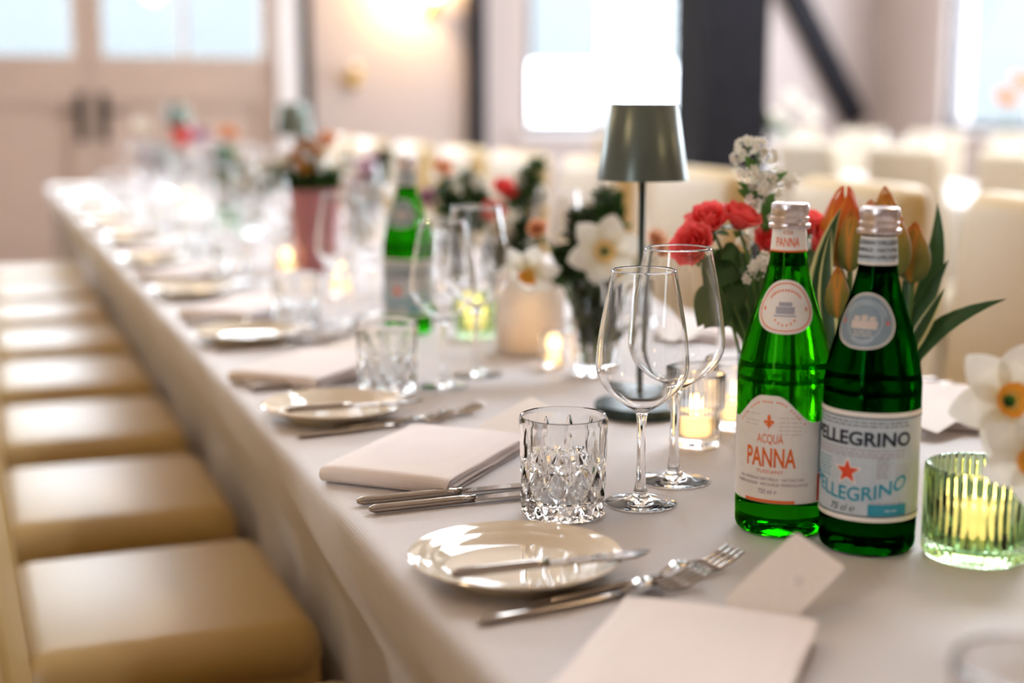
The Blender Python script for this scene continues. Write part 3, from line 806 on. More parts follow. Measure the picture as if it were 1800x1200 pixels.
def setting(Y0, side, k, what, jit=0.0, nap=None, cardpos=None):
    """side 0 = left edge (guest faces +x), 1 = across (guest faces -x)"""
    rnd = random.Random(100 * side + k)
    def w(x, dy):                                    # x = distance in from the left edge, dy along the table
        return (TX0 + x, Y0 + dy) if side == 0 else (TX1 - x, Y0 - dy)
    R = 0 if side == 0 else PI
    where = ('%s place along the left table edge' if side == 0 else '%s place across the table') % ORD[k]
    g = 'left place settings' if side == 0 else 'place settings across the table'
    j = lambda s: rnd.uniform(-s, s) * jit
    def P_(kind, x, dy, rz, text, z=ZS, grp=''):
        a, b = w(x + j(.008), dy + j(.012)); return put(kind, (a, b, z), R + rz + j(.08), text % where, grp + ' of ' + g)
    if 'p' in what: P_('plate', .092, -.033, rnd.uniform(0, 6), 'round cream bread plate at the %s', grp='bread plates')
    if 'b' in what:
        a, b = w(.022, -.078)
        o = put('butter', (a, b, ZS + .0178), R - .02 + j(.1), 'steel butter knife across the plate at the %s' % where, 'butter knives of ' + g)
    if 'f' in what:
        P_('fork', .026, -.131, .12, 'inner steel fork beside the napkin at the %s', grp='inner forks')
        P_('fork', .074, -.109, .17, 'outer steel fork nearer the bread plate at the %s', grp='outer forks')
    if 'n' in what:
        if nap: a, b, r_ = nap
        else: (a, b), r_ = w(.132 + j(.01), -.31 + j(.015)), .82 + j(.1)
        put('napkin', (a, b, ZS), R + r_, 'folded blush napkin at the %s' % where, 'napkins of ' + g)
        if 'c' in what:
            sgn = 1 if side == 0 else -1
            c = at(*cardpos[:3]) if cardpos else Vector((a + sgn * .075, b + sgn * .085, ZS + .021))
            tl = math.radians(cardpos[3] if cardpos else 14)
            o = put('card', c, 0, 'ivory place card tucked at the napkin of the %s' % where, 'place cards of ' + g)
            hd = Vector((math.sin(YAW), math.cos(YAW), 0)); vv = hd * math.cos(tl) + Vector((0, 0, math.sin(tl)))
            e1 = (RIGHT + vv).normalized(); e2 = (vv - RIGHT).normalized(); nn = e1.cross(e2)
            o.rotation_euler = Matrix((e1, e2, nn)).transposed().to_euler()
    if 'k' in what:
        P_('knife', .020, -.425, .01, 'upper steel table knife of the pair at the %s', grp='upper knives')
        P_('knife', .024, -.455, .02, 'lower steel table knife of the pair at the %s', grp='lower knives')
    if 't' in what: P_('tumbler', .193, -.519, rnd.uniform(0, .5), 'cut crystal water tumbler at the %s', grp='tumblers')
    if 'w' in what: P_('wine', .277, -.510, 0, 'smaller clear stemmed wine glass at the %s', grp='smaller wine glasses')
    if 'r' in what: P_('red', .345, -.446, 0, 'larger clear stemmed wine glass at the %s', grp='larger wine glasses')
YP = [1.073, 1.702, 2.311, 2.897, 3.508, 4.11, 4.72, 5.33, 5.94, 6.55]
setting(YP[0], 0, 0, 'pbfnct', nap=(.419, .792, .86), cardpos=(1380, 1026, 1.056, 36))
setting(YP[1], 0, 1, 'pbfncktwr', nap=(.430, 1.402, .82), cardpos=(912, 738, 1.61, 22))
setting(YP[2], 0, 2, 'pfncktwr', jit=.5, nap=(.430, 1.955, .80))
for k in range(3, 10): setting(YP[k], 0, k, 'pfncktw' if k == 4 else 'pfncktwr' if k < 6 else 'pntwr', jit=1)
setting(1.13, 1, 0, 'nck', nap=(1.105, 1.425, .80))
for k in range(1, 9): setting(1.13 + .61 * k, 1, k, 'ntwr' if k > 2 else 'ncktwr', jit=1)
# glasses on the second table
for k in range(12):
    y = 4.0 + .36 * k
    put('red' if k % 2 else 'wine', (3.78 + .12 * (k % 3), y, ZT + .001), 0, 'clear wine glass on the second table beyond the column, %s from its front' % ORD[k], 'wine glasses on the second table')
for o in bpy.data.objects:
    if o.parent is None and o.get('label') == 'ivory place card tucked at the napkin of the first place along the left table edge':
        pts = [(.010 + .0035 * math.cos(a * .55) * (1 - a / 16), .0015 + .0045 * math.sin(a * .55) * (1 - a / 20), .0008) for a in range(14)]
        build('handwriting', tube([Matrix.Rotation(-.8, 4, 'Z') @ Vector(p) for p in pts], .00022, 5), M['greyink'], o)

# ================================================================ water bottles
BP = [(.0325, .0), (.0375, .0012), (.0402, .005), (.0408, .011), (.0402, .0185), (.0410, .0245), (.0410, .1335), (.0404, .1375), (.0410, .1415), (.0407, .1475), (.0390, .158), (.0370, .168), (.0328, .185), (.0272, .202), (.0220, .2185), (.0176, .235), (.0160, .247), (.0143, .270), (.0143, .276)]
BTAB = [(z, r) for r, z in catmull(BP, 4)]
ZO = [0.0]
def bottle_r(z): return interp(BTAB, z)
def on_bottle(s, z, off=.0, phi0=0.0):
    """s = arc length to the right of the label centre, z = height; front of the bottle is local -y"""
    z += ZO[0]
    r = bottle_r(z); a = -PI / 2 + phi0 + s / max(r, .005)
    dr = (bottle_r(z + .002) - bottle_r(z - .002)) / .004
    nl = math.sqrt(1 + dr * dr)
    return Vector(((r + off / nl) * math.cos(a), (r + off / nl) * math.sin(a), z - off * dr / nl))
def flat_ring(outline, phi0, off, rings=6, centre=None):
    """fill a star-shaped outline (list of (s,z)) and wrap it on the bottle"""
    cx = sum(p[0] for p in outline) / len(outline) if centre is None else centre[0]
    cz = sum(p[1] for p in outline) / len(outline) if centre is None else centre[1]
    V, Fc = [on_bottle(cx, cz, off, phi0)], []
    n = len(outline)
    for j in range(1, rings + 1):
        t = j / rings
        for (s, z) in outline: V.append(on_bottle(cx + (s - cx) * t, cz + (z - cz) * t, off, phi0))
    for k in range(n): Fc.append((0, 1 + k, 1 + (k + 1) % n))
    for j in range(rings - 1):
        for k in range(n): Fc.append((1 + j * n + k, 1 + (j + 1) * n + k, 1 + (j + 1) * n + (k + 1) % n, 1 + j * n + (k + 1) % n))
    return V, Fc
def band(outer, inner, phi0, off):
    n = len(outer); V = [on_bottle(s, z, off, phi0) for s, z in outer] + [on_bottle(s, z, off, phi0) for s, z in inner]
    return V, [(k, (k + 1) % n, (k + 1) % n + n, k + n) for k in range(n)]
def patch(s0, s1, z0, z1, phi0, off, nu=24, nv=8, ztop=None):
    def fn(u, v):
        s = s0 + (s1 - s0) * u
        zt = ztop(s) if ztop else z1
        return on_bottle(s, z0 + (zt - z0) * v, off, phi0)
    V, Fc, U = surf(fn, nu, nv, 0, 1, 0, 1); return V, Fc
def text_mesh(body, height, bold=0.0, width=None, align='CENTER', shear=0.0):
    cu = bpy.data.curves.new('t', 'FONT'); cu.body = body; cu.align_x = align; cu.size = 1.0; cu.offset = bold; cu.resolution_u = 3; cu.shear = shear
    ob = bpy.data.objects.new('t', cu); COL.objects.link(ob)
    bpy.context.view_layer.update()
    me = bpy.data.meshes.new_from_object(ob.evaluated_get(bpy.context.evaluated_depsgraph_get()))
    bm = bmesh.new(); bm.from_mesh(me)
    bpy.data.objects.remove(ob); bpy.data.curves.remove(cu); bpy.data.meshes.remove(me)
    bmesh.ops.triangulate(bm, faces=list(bm.faces))
    xs = [v.co.x for v in bm.verts]; ys = [v.co.y for v in bm.verts]
    cap = 0.69
    k = height / cap
    kx = k if width is None else width / (max(xs) - min(xs))
    mid = (max(xs) + min(xs)) / 2 if align == 'CENTER' else min(xs)
    for v in bm.verts: v.co = ((v.co.x - mid) * kx, v.co.y * k, 0)
    for _ in range(2):
        es = [e for e in bm.edges if e.calc_length() > .0022]
        if es: bmesh.ops.subdivide_edges(bm, edges=es, cuts=1); bmesh.ops.triangulate(bm, faces=[f for f in bm.faces if len(f.verts) > 3])
    bm.verts.ensure_lookup_table(); bm.verts.index_update()
    out = [(v.co.x, v.co.y) for v in bm.verts], [tuple(v.index for v in f.verts) for f in bm.faces]
    bm.free(); return out
def wrap(flat, s, z, phi0, off, arc=0.0):
    return [on_bottle(s + x, z + y + arc * x * x, off, phi0) for x, y in flat[0]], flat[1]
def lettering(parent, body, h, s, z, phi0, m, bold=0.0, width=None, arc=0.0, shear=0.0, off=.0007):
    return build('lettering', wrap(text_mesh(body, h, bold, width, shear=shear), s, z, phi0, off, arc), m, parent, smooth=False)
def print_lines(parent, rows, s0, s1, phi0, m, seed, hgt=.0011, off=.0006):
    """fine print too small to read: rows of short dashes"""
    rnd = random.Random(seed); parts = []
    for z in rows:
        s = s0
        while s < s1:
            e = min(s1, s + rnd.uniform(.0025, .007))
            parts.append(patch(s, e, z, z + hgt, phi0, off, 2, 1)); s = e + rnd.uniform(.0008, .0016)
    return build('fine_print', merge(*parts), m, parent, smooth=False)
def star(r, ri, n=5):
    return [((r if k % 2 == 0 else ri) * math.sin(PI * k / n), (r if k % 2 == 0 else ri) * math.cos(PI * k / n)) for k in range(2 * n)]
def shape(parent, name, pts, s, z, phi0, m, off, rings=2):
    return build(name, flat_ring([(s + a, z + b) for a, b in pts], phi0, off, rings, (s, z)), m, parent, smooth=False)
LILY = [(0, .0072), (.0017, .0040), (.0012, .0008), (.0024, .0014), (.0040, .0012), (.0046, -.0008), (.0034, -.0022), (.0036, -.0006), (.0020, -.0010), (.0010, -.0026), (.0026, -.0028), (.0026, -.0038), (.0010, -.0038), (0, -.0072),
        (-.0010, -.0038), (-.0026, -.0038), (-.0026, -.0028), (-.0010, -.0026), (-.0020, -.0010), (-.0036, -.0006), (-.0034, -.0022), (-.0046, -.0008), (-.0040, .0012), (-.0024, .0014), (-.0012, .0008), (-.0017, .0040)]
def medallion(k):
    """rounded shield-like oval, k scales it"""
    pts = []
    for i in range(48):
        a = 2 * PI * i / 48
        r = 1 + .07 * math.cos(3 * a + PI / 2)
        pts.append((.0255 * k * r * math.cos(a) * (1.0), .0228 * k * r * math.sin(a) - .0005))
    return pts
def ring_of(pts, k): return [(a * k, b * k) for a, b in pts]
def bottle(x, y, label, kind, glass_m=None):
    d = Vector((-x, -y)); rz = math.atan2(d.y, d.x) + PI / 2
    t = thing('water_bottle', label, 'bottle', (x, y, ZS), rz, 'bottles of mineral water')
    outer = [(0, .004), (.022, .003), (.028, .0008)] + catmull(BP, 4) + [(.0120, .276)]
    # air space in the neck above the water line
    inner = [(.0120, .276), (.0118, .262), (.0138, .247), (.0152, .2385), (.0152, .2380), (0, .2380)]
    body = lathe(outer + inner, 72)
    build('glass_body', body, M[glass_m] if glass_m else M['greenbottle'] if kind == 'still' else M['darkbottle'], t, sharp=70)
    # screw cap with knurled skirt and rolled rings
    def knurl(i, a): return .00035 * math.cos(a * 48) if 6 <= i <= 9 else 0
    cp = [(.0146, .2710), (.0172, .2712), (.0180, .2730), (.0178, .2752), (.0162, .2764), (.0170, .2785), (.0160, .2800), (.0158, .2830), (.0160, .2832), (.0160, .2905), (.0152, .2925), (.0135, .2930), (.0125, .2924), (0, .2924)]
    cp2 = [(.0146, .2700), (.0176, .2704), (.0183, .2722), (.0180, .2742), (.0158, .2752), (.0158, .2768), (.0166, .2776), (.0166, .2800), (.0157, .2808), (.0157, .2822), (.0163, .2830), (.0163, .2895), (.0156, .2918), (.0140, .2926), (.0132, .2920), (0, .2920)]
    c = build('screw_cap', lathe(cp2, 96, lambda i, a: (.0003 * math.cos(a * 40) if 11 <= i <= 12 else 0)), M['cap'], t, sharp=45)
    build('cap_print', lathe([(.0128, .29235), (0, .29240)], 32), M['captop'] if kind == 'sparkling' else M['cap'], c)
    ZO[0] = .0062
    if kind == 'still':
        p0 = math.radians(-17); R = .041
        def arch(s): return .0985 + .0235 * (smooth((.040 - abs(s)) / .034)) if abs(s) < .040 else .0985
        l = build('front_label', patch(-.060, .060, .0262, .1, p0, .0004, 80, 14, arch), M['paper'], t)
        l['label'] = 'cream front label with orange lettering'
        shape(l, 'lily_emblem', LILY, 0, .0990, p0, M['orange'], .0007, 3)
        lettering(l, 'ACQUA', .0078, .001, .0800, p0, M['orange'], .004, .0235)
        lettering(l, 'PANNA', .0165, .0015, .0590, p0, M['orange'], .020, .0450)
        lettering(l, 'TUSCANY', .0030, .0015, .0530, p0, M['orange'], .0, .0240)
        lettering(l, 'EAU MINERALE NATURELLE · NATÜRLICHES', .0026, .002, .0465, p0, M['mauve'], .0, .060)
        lettering(l, 'MINERALWASSER · NATUURLIJK MINERAALWATER', .0026, .002, .0418, p0, M['mauve'], .0, .068)
        lettering(l, '750 ml ℮', .0042, .0, .0345, p0, M['mauve'], .005, .0165)
        build('orange_bar', patch(-.022, .024, .0265, .0292, p0, .0007, 24, 1), M['orange'], l)
        build('red_block', patch(.046, .0598, .0275, .0520, p0, .0007, 12, 2), M['red'], l)
        build('side_panel', patch(.046, .0598, .0530, .0975, p0, .0006, 12, 3), M['greypaper'], l)
        print_lines(l, [.055 + .003 * i for i in range(14)], .047, .059, p0, M['greyink'], 3, .0009, .0009)
        # fine arched print and a pale engraving behind the lily
        parts = []
        for i in range(26):
            s = -.030 + .060 * i / 25; zz = arch(s) - .0062
            if i % 5 != 4: parts.append(patch(s, s + .0017, zz, zz + .0012, p0, .0007, 1, 1))
        build('fine_print', merge(*parts), M['orange'], l, smooth=False)
        print_lines(l, [.1025, .0985, .0950, .0915, .0880], .009, .028, p0, M['beigeink'], 9, .0007)
        print_lines(l, [.1045, .0985, .0950], -.024, -.009, p0, M['beigeink'], 10, .0007)
        ZO[0] = 0; p1 = math.radians(-3); zc = .2030
        o = medallion(1.0)
        ml = build('shoulder_label', flat_ring([(a, zc + b) for a, b in o], p1, .0004, 8, (0, zc)), M['paper'], t)
        ml['label'] = 'cream oval shoulder label with orange outline'
        build('outline', band([(a * .90, zc + b * .90) for a, b in o], [(a * .86, zc + b * .86) for a, b in o], p1, .0007), M['orange'], ml, smooth=False)
        build('villa_emblem', merge(patch(-.008, .008, zc - .005, zc + .001, p1, .0007, 6, 2), patch(-.0055, .0055, zc + .0015, zc + .005, p1, .0007, 5, 2), patch(-.0095, .0095, zc - .0072, zc - .0060, p1, .0007, 6, 1)), M['greyink'], ml, smooth=False)
        for s in (-.0185, .0185): shape(ml, 'lily_emblem', [(a * .30, b * .30) for a, b in LILY], s, zc - .001, p1, M['orange'], .0007, 2)
        for q, n_ in ((0.55, 13),):
            parts = []
            for i in range(n_):
                a = PI * (.2 + .6 * i / (n_ - 1)); parts.append(patch(.0155 * math.cos(a) - .0006, .0155 * math.cos(a) + .0006, zc + .0150 * math.sin(a) - .001, zc + .0150 * math.sin(a) + .001, p1, .0007, 1, 1))
                if i % 2: parts.append(patch(.0115 * math.cos(a) - .0006, .0115 * math.cos(a) + .0006, zc - .0145 * math.sin(a) - .001, zc - .0145 * math.sin(a) + .001, p1, .0007, 1, 1))
            build('fine_print', merge(*parts), M['orange'], ml, smooth=False)
        ZO[0] = .003; p2 = math.radians(-8)
        nl = build('neck_label', patch(-.050, .050, .2475, .2690, p2, .0003, 60, 6), M['paper'], t)
        nl['label'] = 'cream neck label edged in orange'
        build('edge_stripe', merge(patch(-.050, .050, .2475, .2490, p2, .0005, 60, 1), patch(-.050, .050, .2678, .2690, p2, .0005, 60, 1)), M['orange'], nl)
        lettering(nl, 'ACQUA', .0032, .001, .2628, p2, M['orange'], .0, .0085, off=.0006)
        lettering(nl, 'PANNA', .0078, .001, .2522, p2, M['orange'], .010, .0205, off=.0006)
    else:
        ZO[0] = .0045
        p0 = math.radians(-25)
        l = build('front_label', patch(-.080, .080, .0270, .1205, p0, .0004, 90, 10), M['greypaper'], t)
        l['label'] = 'blue grey front label with navy and turquoise lettering'
        for a, b in ((.0270, .0310), (.1165, .1205)): build('cream_border', patch(-.080, .080, a, b, p0, .0007, 90, 1), M['paper'], l)
        for a, b in ((.0312, .0322), (.1150, .1160)): build('navy_rule', patch(-.080, .080, a, b, p0, .0007, 90, 1), M['navy'], l)
        lettering(l, 'S.PELLEGRINO', .0112, .0, .0925, p0, M['navy'], .032, .108)
        print_lines(l, [.1115, .1085], -.052, .052, p0, M['navy'], 5, .0009)
        print_lines(l, [.0880, .0850, .0825], -.050, .048, p0, M['mauve'], 6, .0009)
        shape(l, 'star_outline', star(.0128, .0058), 0, .0690, p0, M['paper'], .0007, 3)
        shape(l, 'red_star', star(.0105, .0046), 0, .0690, p0, M['red'], .0010, 3)
        lettering(l, 'S.PELLEGRINO', .0115, .0, .0445, p0, M['cyan'], .020, .102, arc=5.2)
        lettering(l, '75 cl ℮', .0056, -.004, .0350, p0, M['navy'], .006, .0230, shear=.3)
        build('blue_block', patch(.018, .052, .0325, .0425, p0, .0007, 20, 2), M['cyan'], l)
        print_lines(l, [.0365], .032, .042, p0, M['greypaper'], 12, .0012, .0010)
        print_lines(l, [.0650 + .0026 * i for i in range(7)], .024, .034, p0, M['greyink'], 7, .0014)
        print_lines(l, [.0620 + .0026 * i for i in range(6)], .040, .056, p0, M['greyink'], 8, .0008)
        print_lines(l, [.0625 + .003 * i for i in range(6)], -.036, -.017, p0, M['cyan'], 11, .0010)
        print_lines(l, [.0430, .0405], .020, .05, p0, M['mauve'], 14, .0008)
        ZO[0] = 0; p1 = math.radians(-18); zc = .1985
        o = medallion(1.0)
        ml = build('shoulder_label', flat_ring([(a, zc + b) for a, b in o], p1, .0004, 8, (0, zc)), M['paper'], t)
        ml['label'] = 'slate blue oval shoulder label with cream rim'
        build('rim_line', band([(a * .95, zc + b * .95) for a, b in o], [(a * .93, zc + b * .93) for a, b in o], p1, .0006), M['navy'], ml, smooth=False)
        build('blue_field', flat_ring([(a * .91, zc + b * .91) for a, b in o], p1, .0007, 8, (0, zc)), M['medalblue'], ml)
        build('ring', band([(.0150 * math.cos(2 * PI * i / 40), zc + .0150 * math.sin(2 * PI * i / 40)) for i in range(40)], [(.0144 * math.cos(2 * PI * i / 40), zc + .0144 * math.sin(2 * PI * i / 40)) for i in range(40)], p1, .0009), M['greypaper'], ml, smooth=False)
        build('casino_emblem', merge(patch(-.011, .011, zc - .0055, zc + .001, p1, .0010, 8, 2), patch(-.009, -.004, zc + .0012, zc + .0045, p1, .0010, 3, 2), patch(-.0025, .0025, zc + .0012, zc + .0056, p1, .0010, 3, 2), patch(.004, .009, zc + .0012, zc + .0045, p1, .0010, 3, 2)), M['beigeink'], ml, smooth=False)
        print_lines(ml, [zc - .0085, zc - .0110], -.008, .008, p1, M['beigeink'], 21, .0010, .0010)
        for s in (-.0190, .0190): shape(ml, 'red_star', star(.0022, .0010), s, zc - .0005, p1, M['red'], .0010, 2)
        parts = []
        for i in range(17):
            a = PI * (.12 + .76 * i / 16)
            parts.append(patch(.0175 * math.cos(a) - .0006, .0175 * math.cos(a) + .0006, zc + .0168 * math.sin(a) - .001, zc + .0168 * math.sin(a) + .001, p1, .0010, 1, 1))
            if 3 < i < 13: parts.append(patch(.0150 * math.cos(a) - .0006, .0150 * math.cos(a) + .0006, zc - .0165 * math.sin(a) - .001, zc - .0165 * math.sin(a) + .001, p1, .0010, 1, 1))
        build('fine_print', merge(*parts), M['greypaper'], ml, smooth=False)
        ZO[0] = .002; p2 = math.radians(-5)
        nl = build('neck_label', patch(-.050, .050, .2430, .2665, p2, .0003, 60, 6), M['paper'], t)
        nl['label'] = 'blue grey neck label with navy lines of lettering'
        build('blue_field', patch(-.050, .050, .2450, .2645, p2, .0005, 60, 4), M['greypaper'], nl)
        lettering(nl, 'S.PELLEGRINO S.PELLEGRINO', .0030, .0, .2600, p2, M['navy'], .012, .050, off=.0008)
        lettering(nl, 'MINERALE · NATURALE', .0030, .0, .2540, p2, M['navy'], .012, .046, off=.0008)
        lettering(nl, 'S.PELLEGRINO S.PELLEGRINO', .0030, .0, .2480, p2, M['navy'], .012, .050, off=.0008)
    return t
PANNA = onz(1371, 926); PELL = onz(1522, 957)
bottle(PANNA.x, PANNA.y, 'green water bottle with cream and orange label, in front of the roses', 'still')
bottle(PELL.x, PELL.y, 'dark green water bottle with blue grey label, in front of the tulips', 'sparkling')
q = onz(718, 583)
bottle(q.x, q.y, 'blurred green water bottle with grey label standing far down the table', 'sparkling', 'greenbottle')
q = onz(402, 392)
bottle(q.x, q.y, 'tiny blurred green water bottle near the far table end', 'sparkling', 'greenbottle')

# ================================================================ candles and votives
def candle(parent, r, z0, h, energy):
    wv = build('wax', lathe([(0, z0), (r, z0), (r, z0 + h - .002), (r - .002, z0 + h), (r * .5, z0 + h - .002), (0, z0 + h - .0025)], 32), M['wax'], parent)
    build('wick', tube([(0, 0, z0 + h - .004), (0, 0, z0 + h + .004)], .0007, 6), M['wick'], wv)
    zf = z0 + h + .003
    build('flame', lathe([(0, zf), (.0026, zf + .003), (.0036, zf + .007), (.0026, zf + .013), (.001, zf + .018), (0, zf + .020)], 12), M['flame'], wv)
    l = bpy.data.lights.new('flame_light', 'POINT'); l.energy = energy; l.color = (1.0, 0.76, 0.46); l.shadow_soft_size = .006
    lo = bpy.data.objects.new('flame_light', l); lo.location = (0, 0, z0 + h * .6); link(lo, parent)
def votive_ribbed(x, y, label, name='votive_holder', s=1.0, energy=.35):
    t = thing(name, label, 'candle holder', (x, y, ZS), 0, 'lit votive candles')
    n = 160
    def rib(i, a): return .0010 * abs(math.cos(a * 20)) - .0005 if 4 <= i <= 11 else 0
    prof = [(0, .0), (.026, .0), (.0285, .0025), (.0285, .0065), (.0262, .010), (.0262, .034), (.0268, .037), (.0315, .042), (.0325, .046), (.0325, .070), (.0322, .079), (.0320, .081), (.0306, .0825), (.0298, .081), (.0298, .050), (.0285, .046), (.0240, .040), (.0238, .014), (.022, .0115), (0, .011)]
    build('glass_body', lathe([(r * s, z * s) for r, z in prof], n, rib), M['glass'], t, sharp=60)
    candle(t, .0215 * s, .0125 * s, .021 * s, energy)
    return t
def votive_green(x, y, label, s=1.0, energy=.5):
    t = thing('green_votive', label, 'candle holder', (x, y, ZS), .06, 'green ribbed votives')
    n = 320; nr = 40
    def rib(i, a): return (.0021 * s * abs(math.cos(a * nr / 2)) - .001 * s) if 2 <= i <= 8 else 0
    prof = [(0, .0), (.036, .0), (.0405, .002), (.0425, .006), (.0430, .012), (.0430, .030), (.0430, .055), (.0430, .072), (.0425, .078), (.0415, .0800), (.0392, .0795), (.0385, .077), (.0385, .0170), (.036, .0155), (0, .0155)]
    build('glass_body', lathe([(r * s, z * s) for r, z in prof], n, rib), M['sage'], t, sharp=60)
    candle(t, .027 * s, .0170 * s, .022 * s, energy)
    return t
q = onz(1222, 782); votive_ribbed(q.x, q.y, 'clear ribbed votive with lit candle behind the larger wine glass')
q = onz(1292, 752); votive_ribbed(q.x, q.y, 'clear votive with lit candle, half hidden behind the cream-labelled bottle', s=.95)
q = onz(1712, 978); votive_green(q.x, q.y, 'green ribbed glass votive with lit candle beside the dark bottle')
q = onz(973, 645); votive_ribbed(q.x, q.y, 'small lit votive left of the daffodil vase', s=.62, energy=.2)
q = onz(836, 592); votive_green(q.x, q.y, 'blurred green votive with yellow glow behind the second wine glasses', s=.75, energy=.4)
q = onz(328, 372); votive_ribbed(q.x, q.y, 'distant blurred votive near the far table end', s=1.0, energy=.4)
q = onz(505, 480); votive_ribbed(q.x, q.y, 'blurred lit votive left of the pink vase', s=.9, energy=.3)
q = onz(600, 520); votive_ribbed(q.x, q.y, 'blurred lit votive in front of the pink vase', s=.9, energy=.3)

# ================================================================ cordless table lamps
def table_lamp(x, y, label):
    t = thing('table_lamp', label, 'lamp', (x, y, ZS), 0, 'green table lamps')
    build('base', lathe([(0, 0), (.054, 0), (.0555, .0015), (.0555, .0125), (.0545, .014), (.012, .0155), (0, .0155)], 56), M['lampdark'], t, sharp=40)
    build('pole', lathe([(.0058, .0150), (.0044, .020), (.0044, .300), (0, .300)], 20), M['lampdark'], t)
    build('shade', lathe([(.0550, .2870), (.0413, .3765), (.0400, .3775), (0, .3775), (0, .3755), (.0395, .3752), (.0538, .2870)], 64), M['lampgreen'], t, sharp=45)
    build('diffuser', lathe([(0, .292), (.0535, .292), (.0535, .294), (0, .294)], 40), M['frosted'], t)
    return t
q = onz(1123, 727); table_lamp(q.x, q.y, 'sage green metal table lamp behind the wine glasses')
table_lamp(.862, 4.10, 'blurred green table lamp midway down the table')
table_lamp(.790, 6.05, 'most distant dark green table lamp before the door')

# ================================================================ flowers
def align(direction, roll=0.0):
    q = Vector(direction).normalized().to_track_quat('Z', 'Y')
    return q.to_matrix().to_4x4() @ Matrix.Rotation(roll, 4, 'Z')
def rose_petals(size):
    """layers of (mesh, count): petals around +z, base at the origin"""
    out = []
    for (n, R, H, W, flare, curl) in ((3, .20, 1.00, 1.5, .02, .0), (4, .36, 1.02, 1.15, .06, .02), (5, .52, .98, .98, .14, .05), (5, .66, .86, .90, .26, .12)):
        def fn(u, v, R=R, H=H, W=W, flare=flare, curl=curl):
            r = R * (.22 + .78 * math.sin(min(1, v * 1.25) * PI / 2)) + flare * v ** 3
            wv = W * (math.sin(PI * (.16 + .74 * v)) ** .55) if v > 0 else W * .5
            a = u * wv
            z = H * v - curl * v ** 5 - .10 * u * u * v * v + .02 * math.sin(u * 9 + R * 20) * v ** 3
            r += .05 * math.sin(u * 5 + R * 13) * v ** 3
            return Vector((r * math.cos(a), r * math.sin(a), z - .15)) * size
        out.append((surf(fn, 6, 7), n))
    return out
def leaf_vf(pts, width, twist=0.0, cup=.15, nu=6, tipw=0.0, shape_fn=None):
    pts = [Vector(p) for p in pts]; n = len(pts) - 1
    sh = shape_fn or (lambda v: math.sin(PI * (v ** .8) * .96 + .04) ** .8)
    V, U, Fc = [], [], []
    for j, p in enumerate(pts):
        v = j / n
        t = (pts[min(j + 1, n)] - pts[max(j - 1, 0)]).normalized()
        view = (p - CAM).normalized()
        s = t.cross(view).normalized(); nn = s.cross(t).normalized()
        a = twist if not callable(twist) else twist(v)
        s2 = s * math.cos(a) + nn * math.sin(a); n2 = nn * math.cos(a) - s * math.sin(a)
        wv = width * max(sh(v), .02)
        for i in range(nu + 1):
            u = -1 + 2 * i / nu
            V.append(p + s2 * (u * wv) + n2 * (cup * wv * u * u)); U.append(((u + 1) / 2, v))
    for j in range(n):
        for i in range(nu):
            a = j * (nu + 1) + i; Fc.append((a, a + 1, a + nu + 2, a + nu + 1))
    return V, Fc, U
def local(vf, o): return move(vf, -Vector(o))
BROAD = lambda v: math.sin(PI * min(1, (v * .98 + .015) ** .62)) * 1.05

def flower(name, label, cat, group, base): return thing(name, label, cat, base, 0, group)
def rose(base, head, face, size, label, group, m='rose', leaves=(), detail=True, cat='rose'):
    t = flower('rose', label, cat, group, base)
    hl = Vector(head) - Vector(base)
    ctrl = Vector((hl.x * .35, hl.y * .35, hl.z * .75))
    build('stem', tube(bez((0, 0, .004), ctrl, hl, 8), .0019, 6), M['stem'], t)
    mtx = Matrix.Translation(hl) @ align(face)
    if detail:
        for i, (vf, n) in enumerate(rose_petals(size)):
            protos = None
            for k in range(n):
                o = build('petal', vf, M[m], t) if protos is None else link(protos.copy(), t)
                if protos is None: protos = o
                o.parent = t
                o.matrix_local = mtx @ Matrix.Rotation(2 * PI * k / n + i * .7, 4, 'Z')
        for k in range(5):
            a = 2 * PI * k / 5
            def sep(u, v, a=a):
                r = size * (.12 + .55 * v); w_ = size * .16 * math.sin(PI * (v * .95 + .05)) ** .8 * u
                return (r * math.cos(a) - w_ * math.sin(a), r * math.sin(a) + w_ * math.cos(a), size * (-.22 + .25 * v - .35 * v * v))
            o = build('sepal', surf(sep, 4, 6), M['leafbright'], t); o.matrix_local = mtx
    else:
        parts = []
        for i, (vf, n) in enumerate(rose_petals(size)):
            for k in range(n): parts.append(xf(vf, mtx @ Matrix.Rotation(2 * PI * k / n + i * .7, 4, 'Z')))
        build('bloom', merge(*parts), M[m], t)
    for lf in leaves: build('leaf', local(lf, base), M['leaf'], t)
    return t
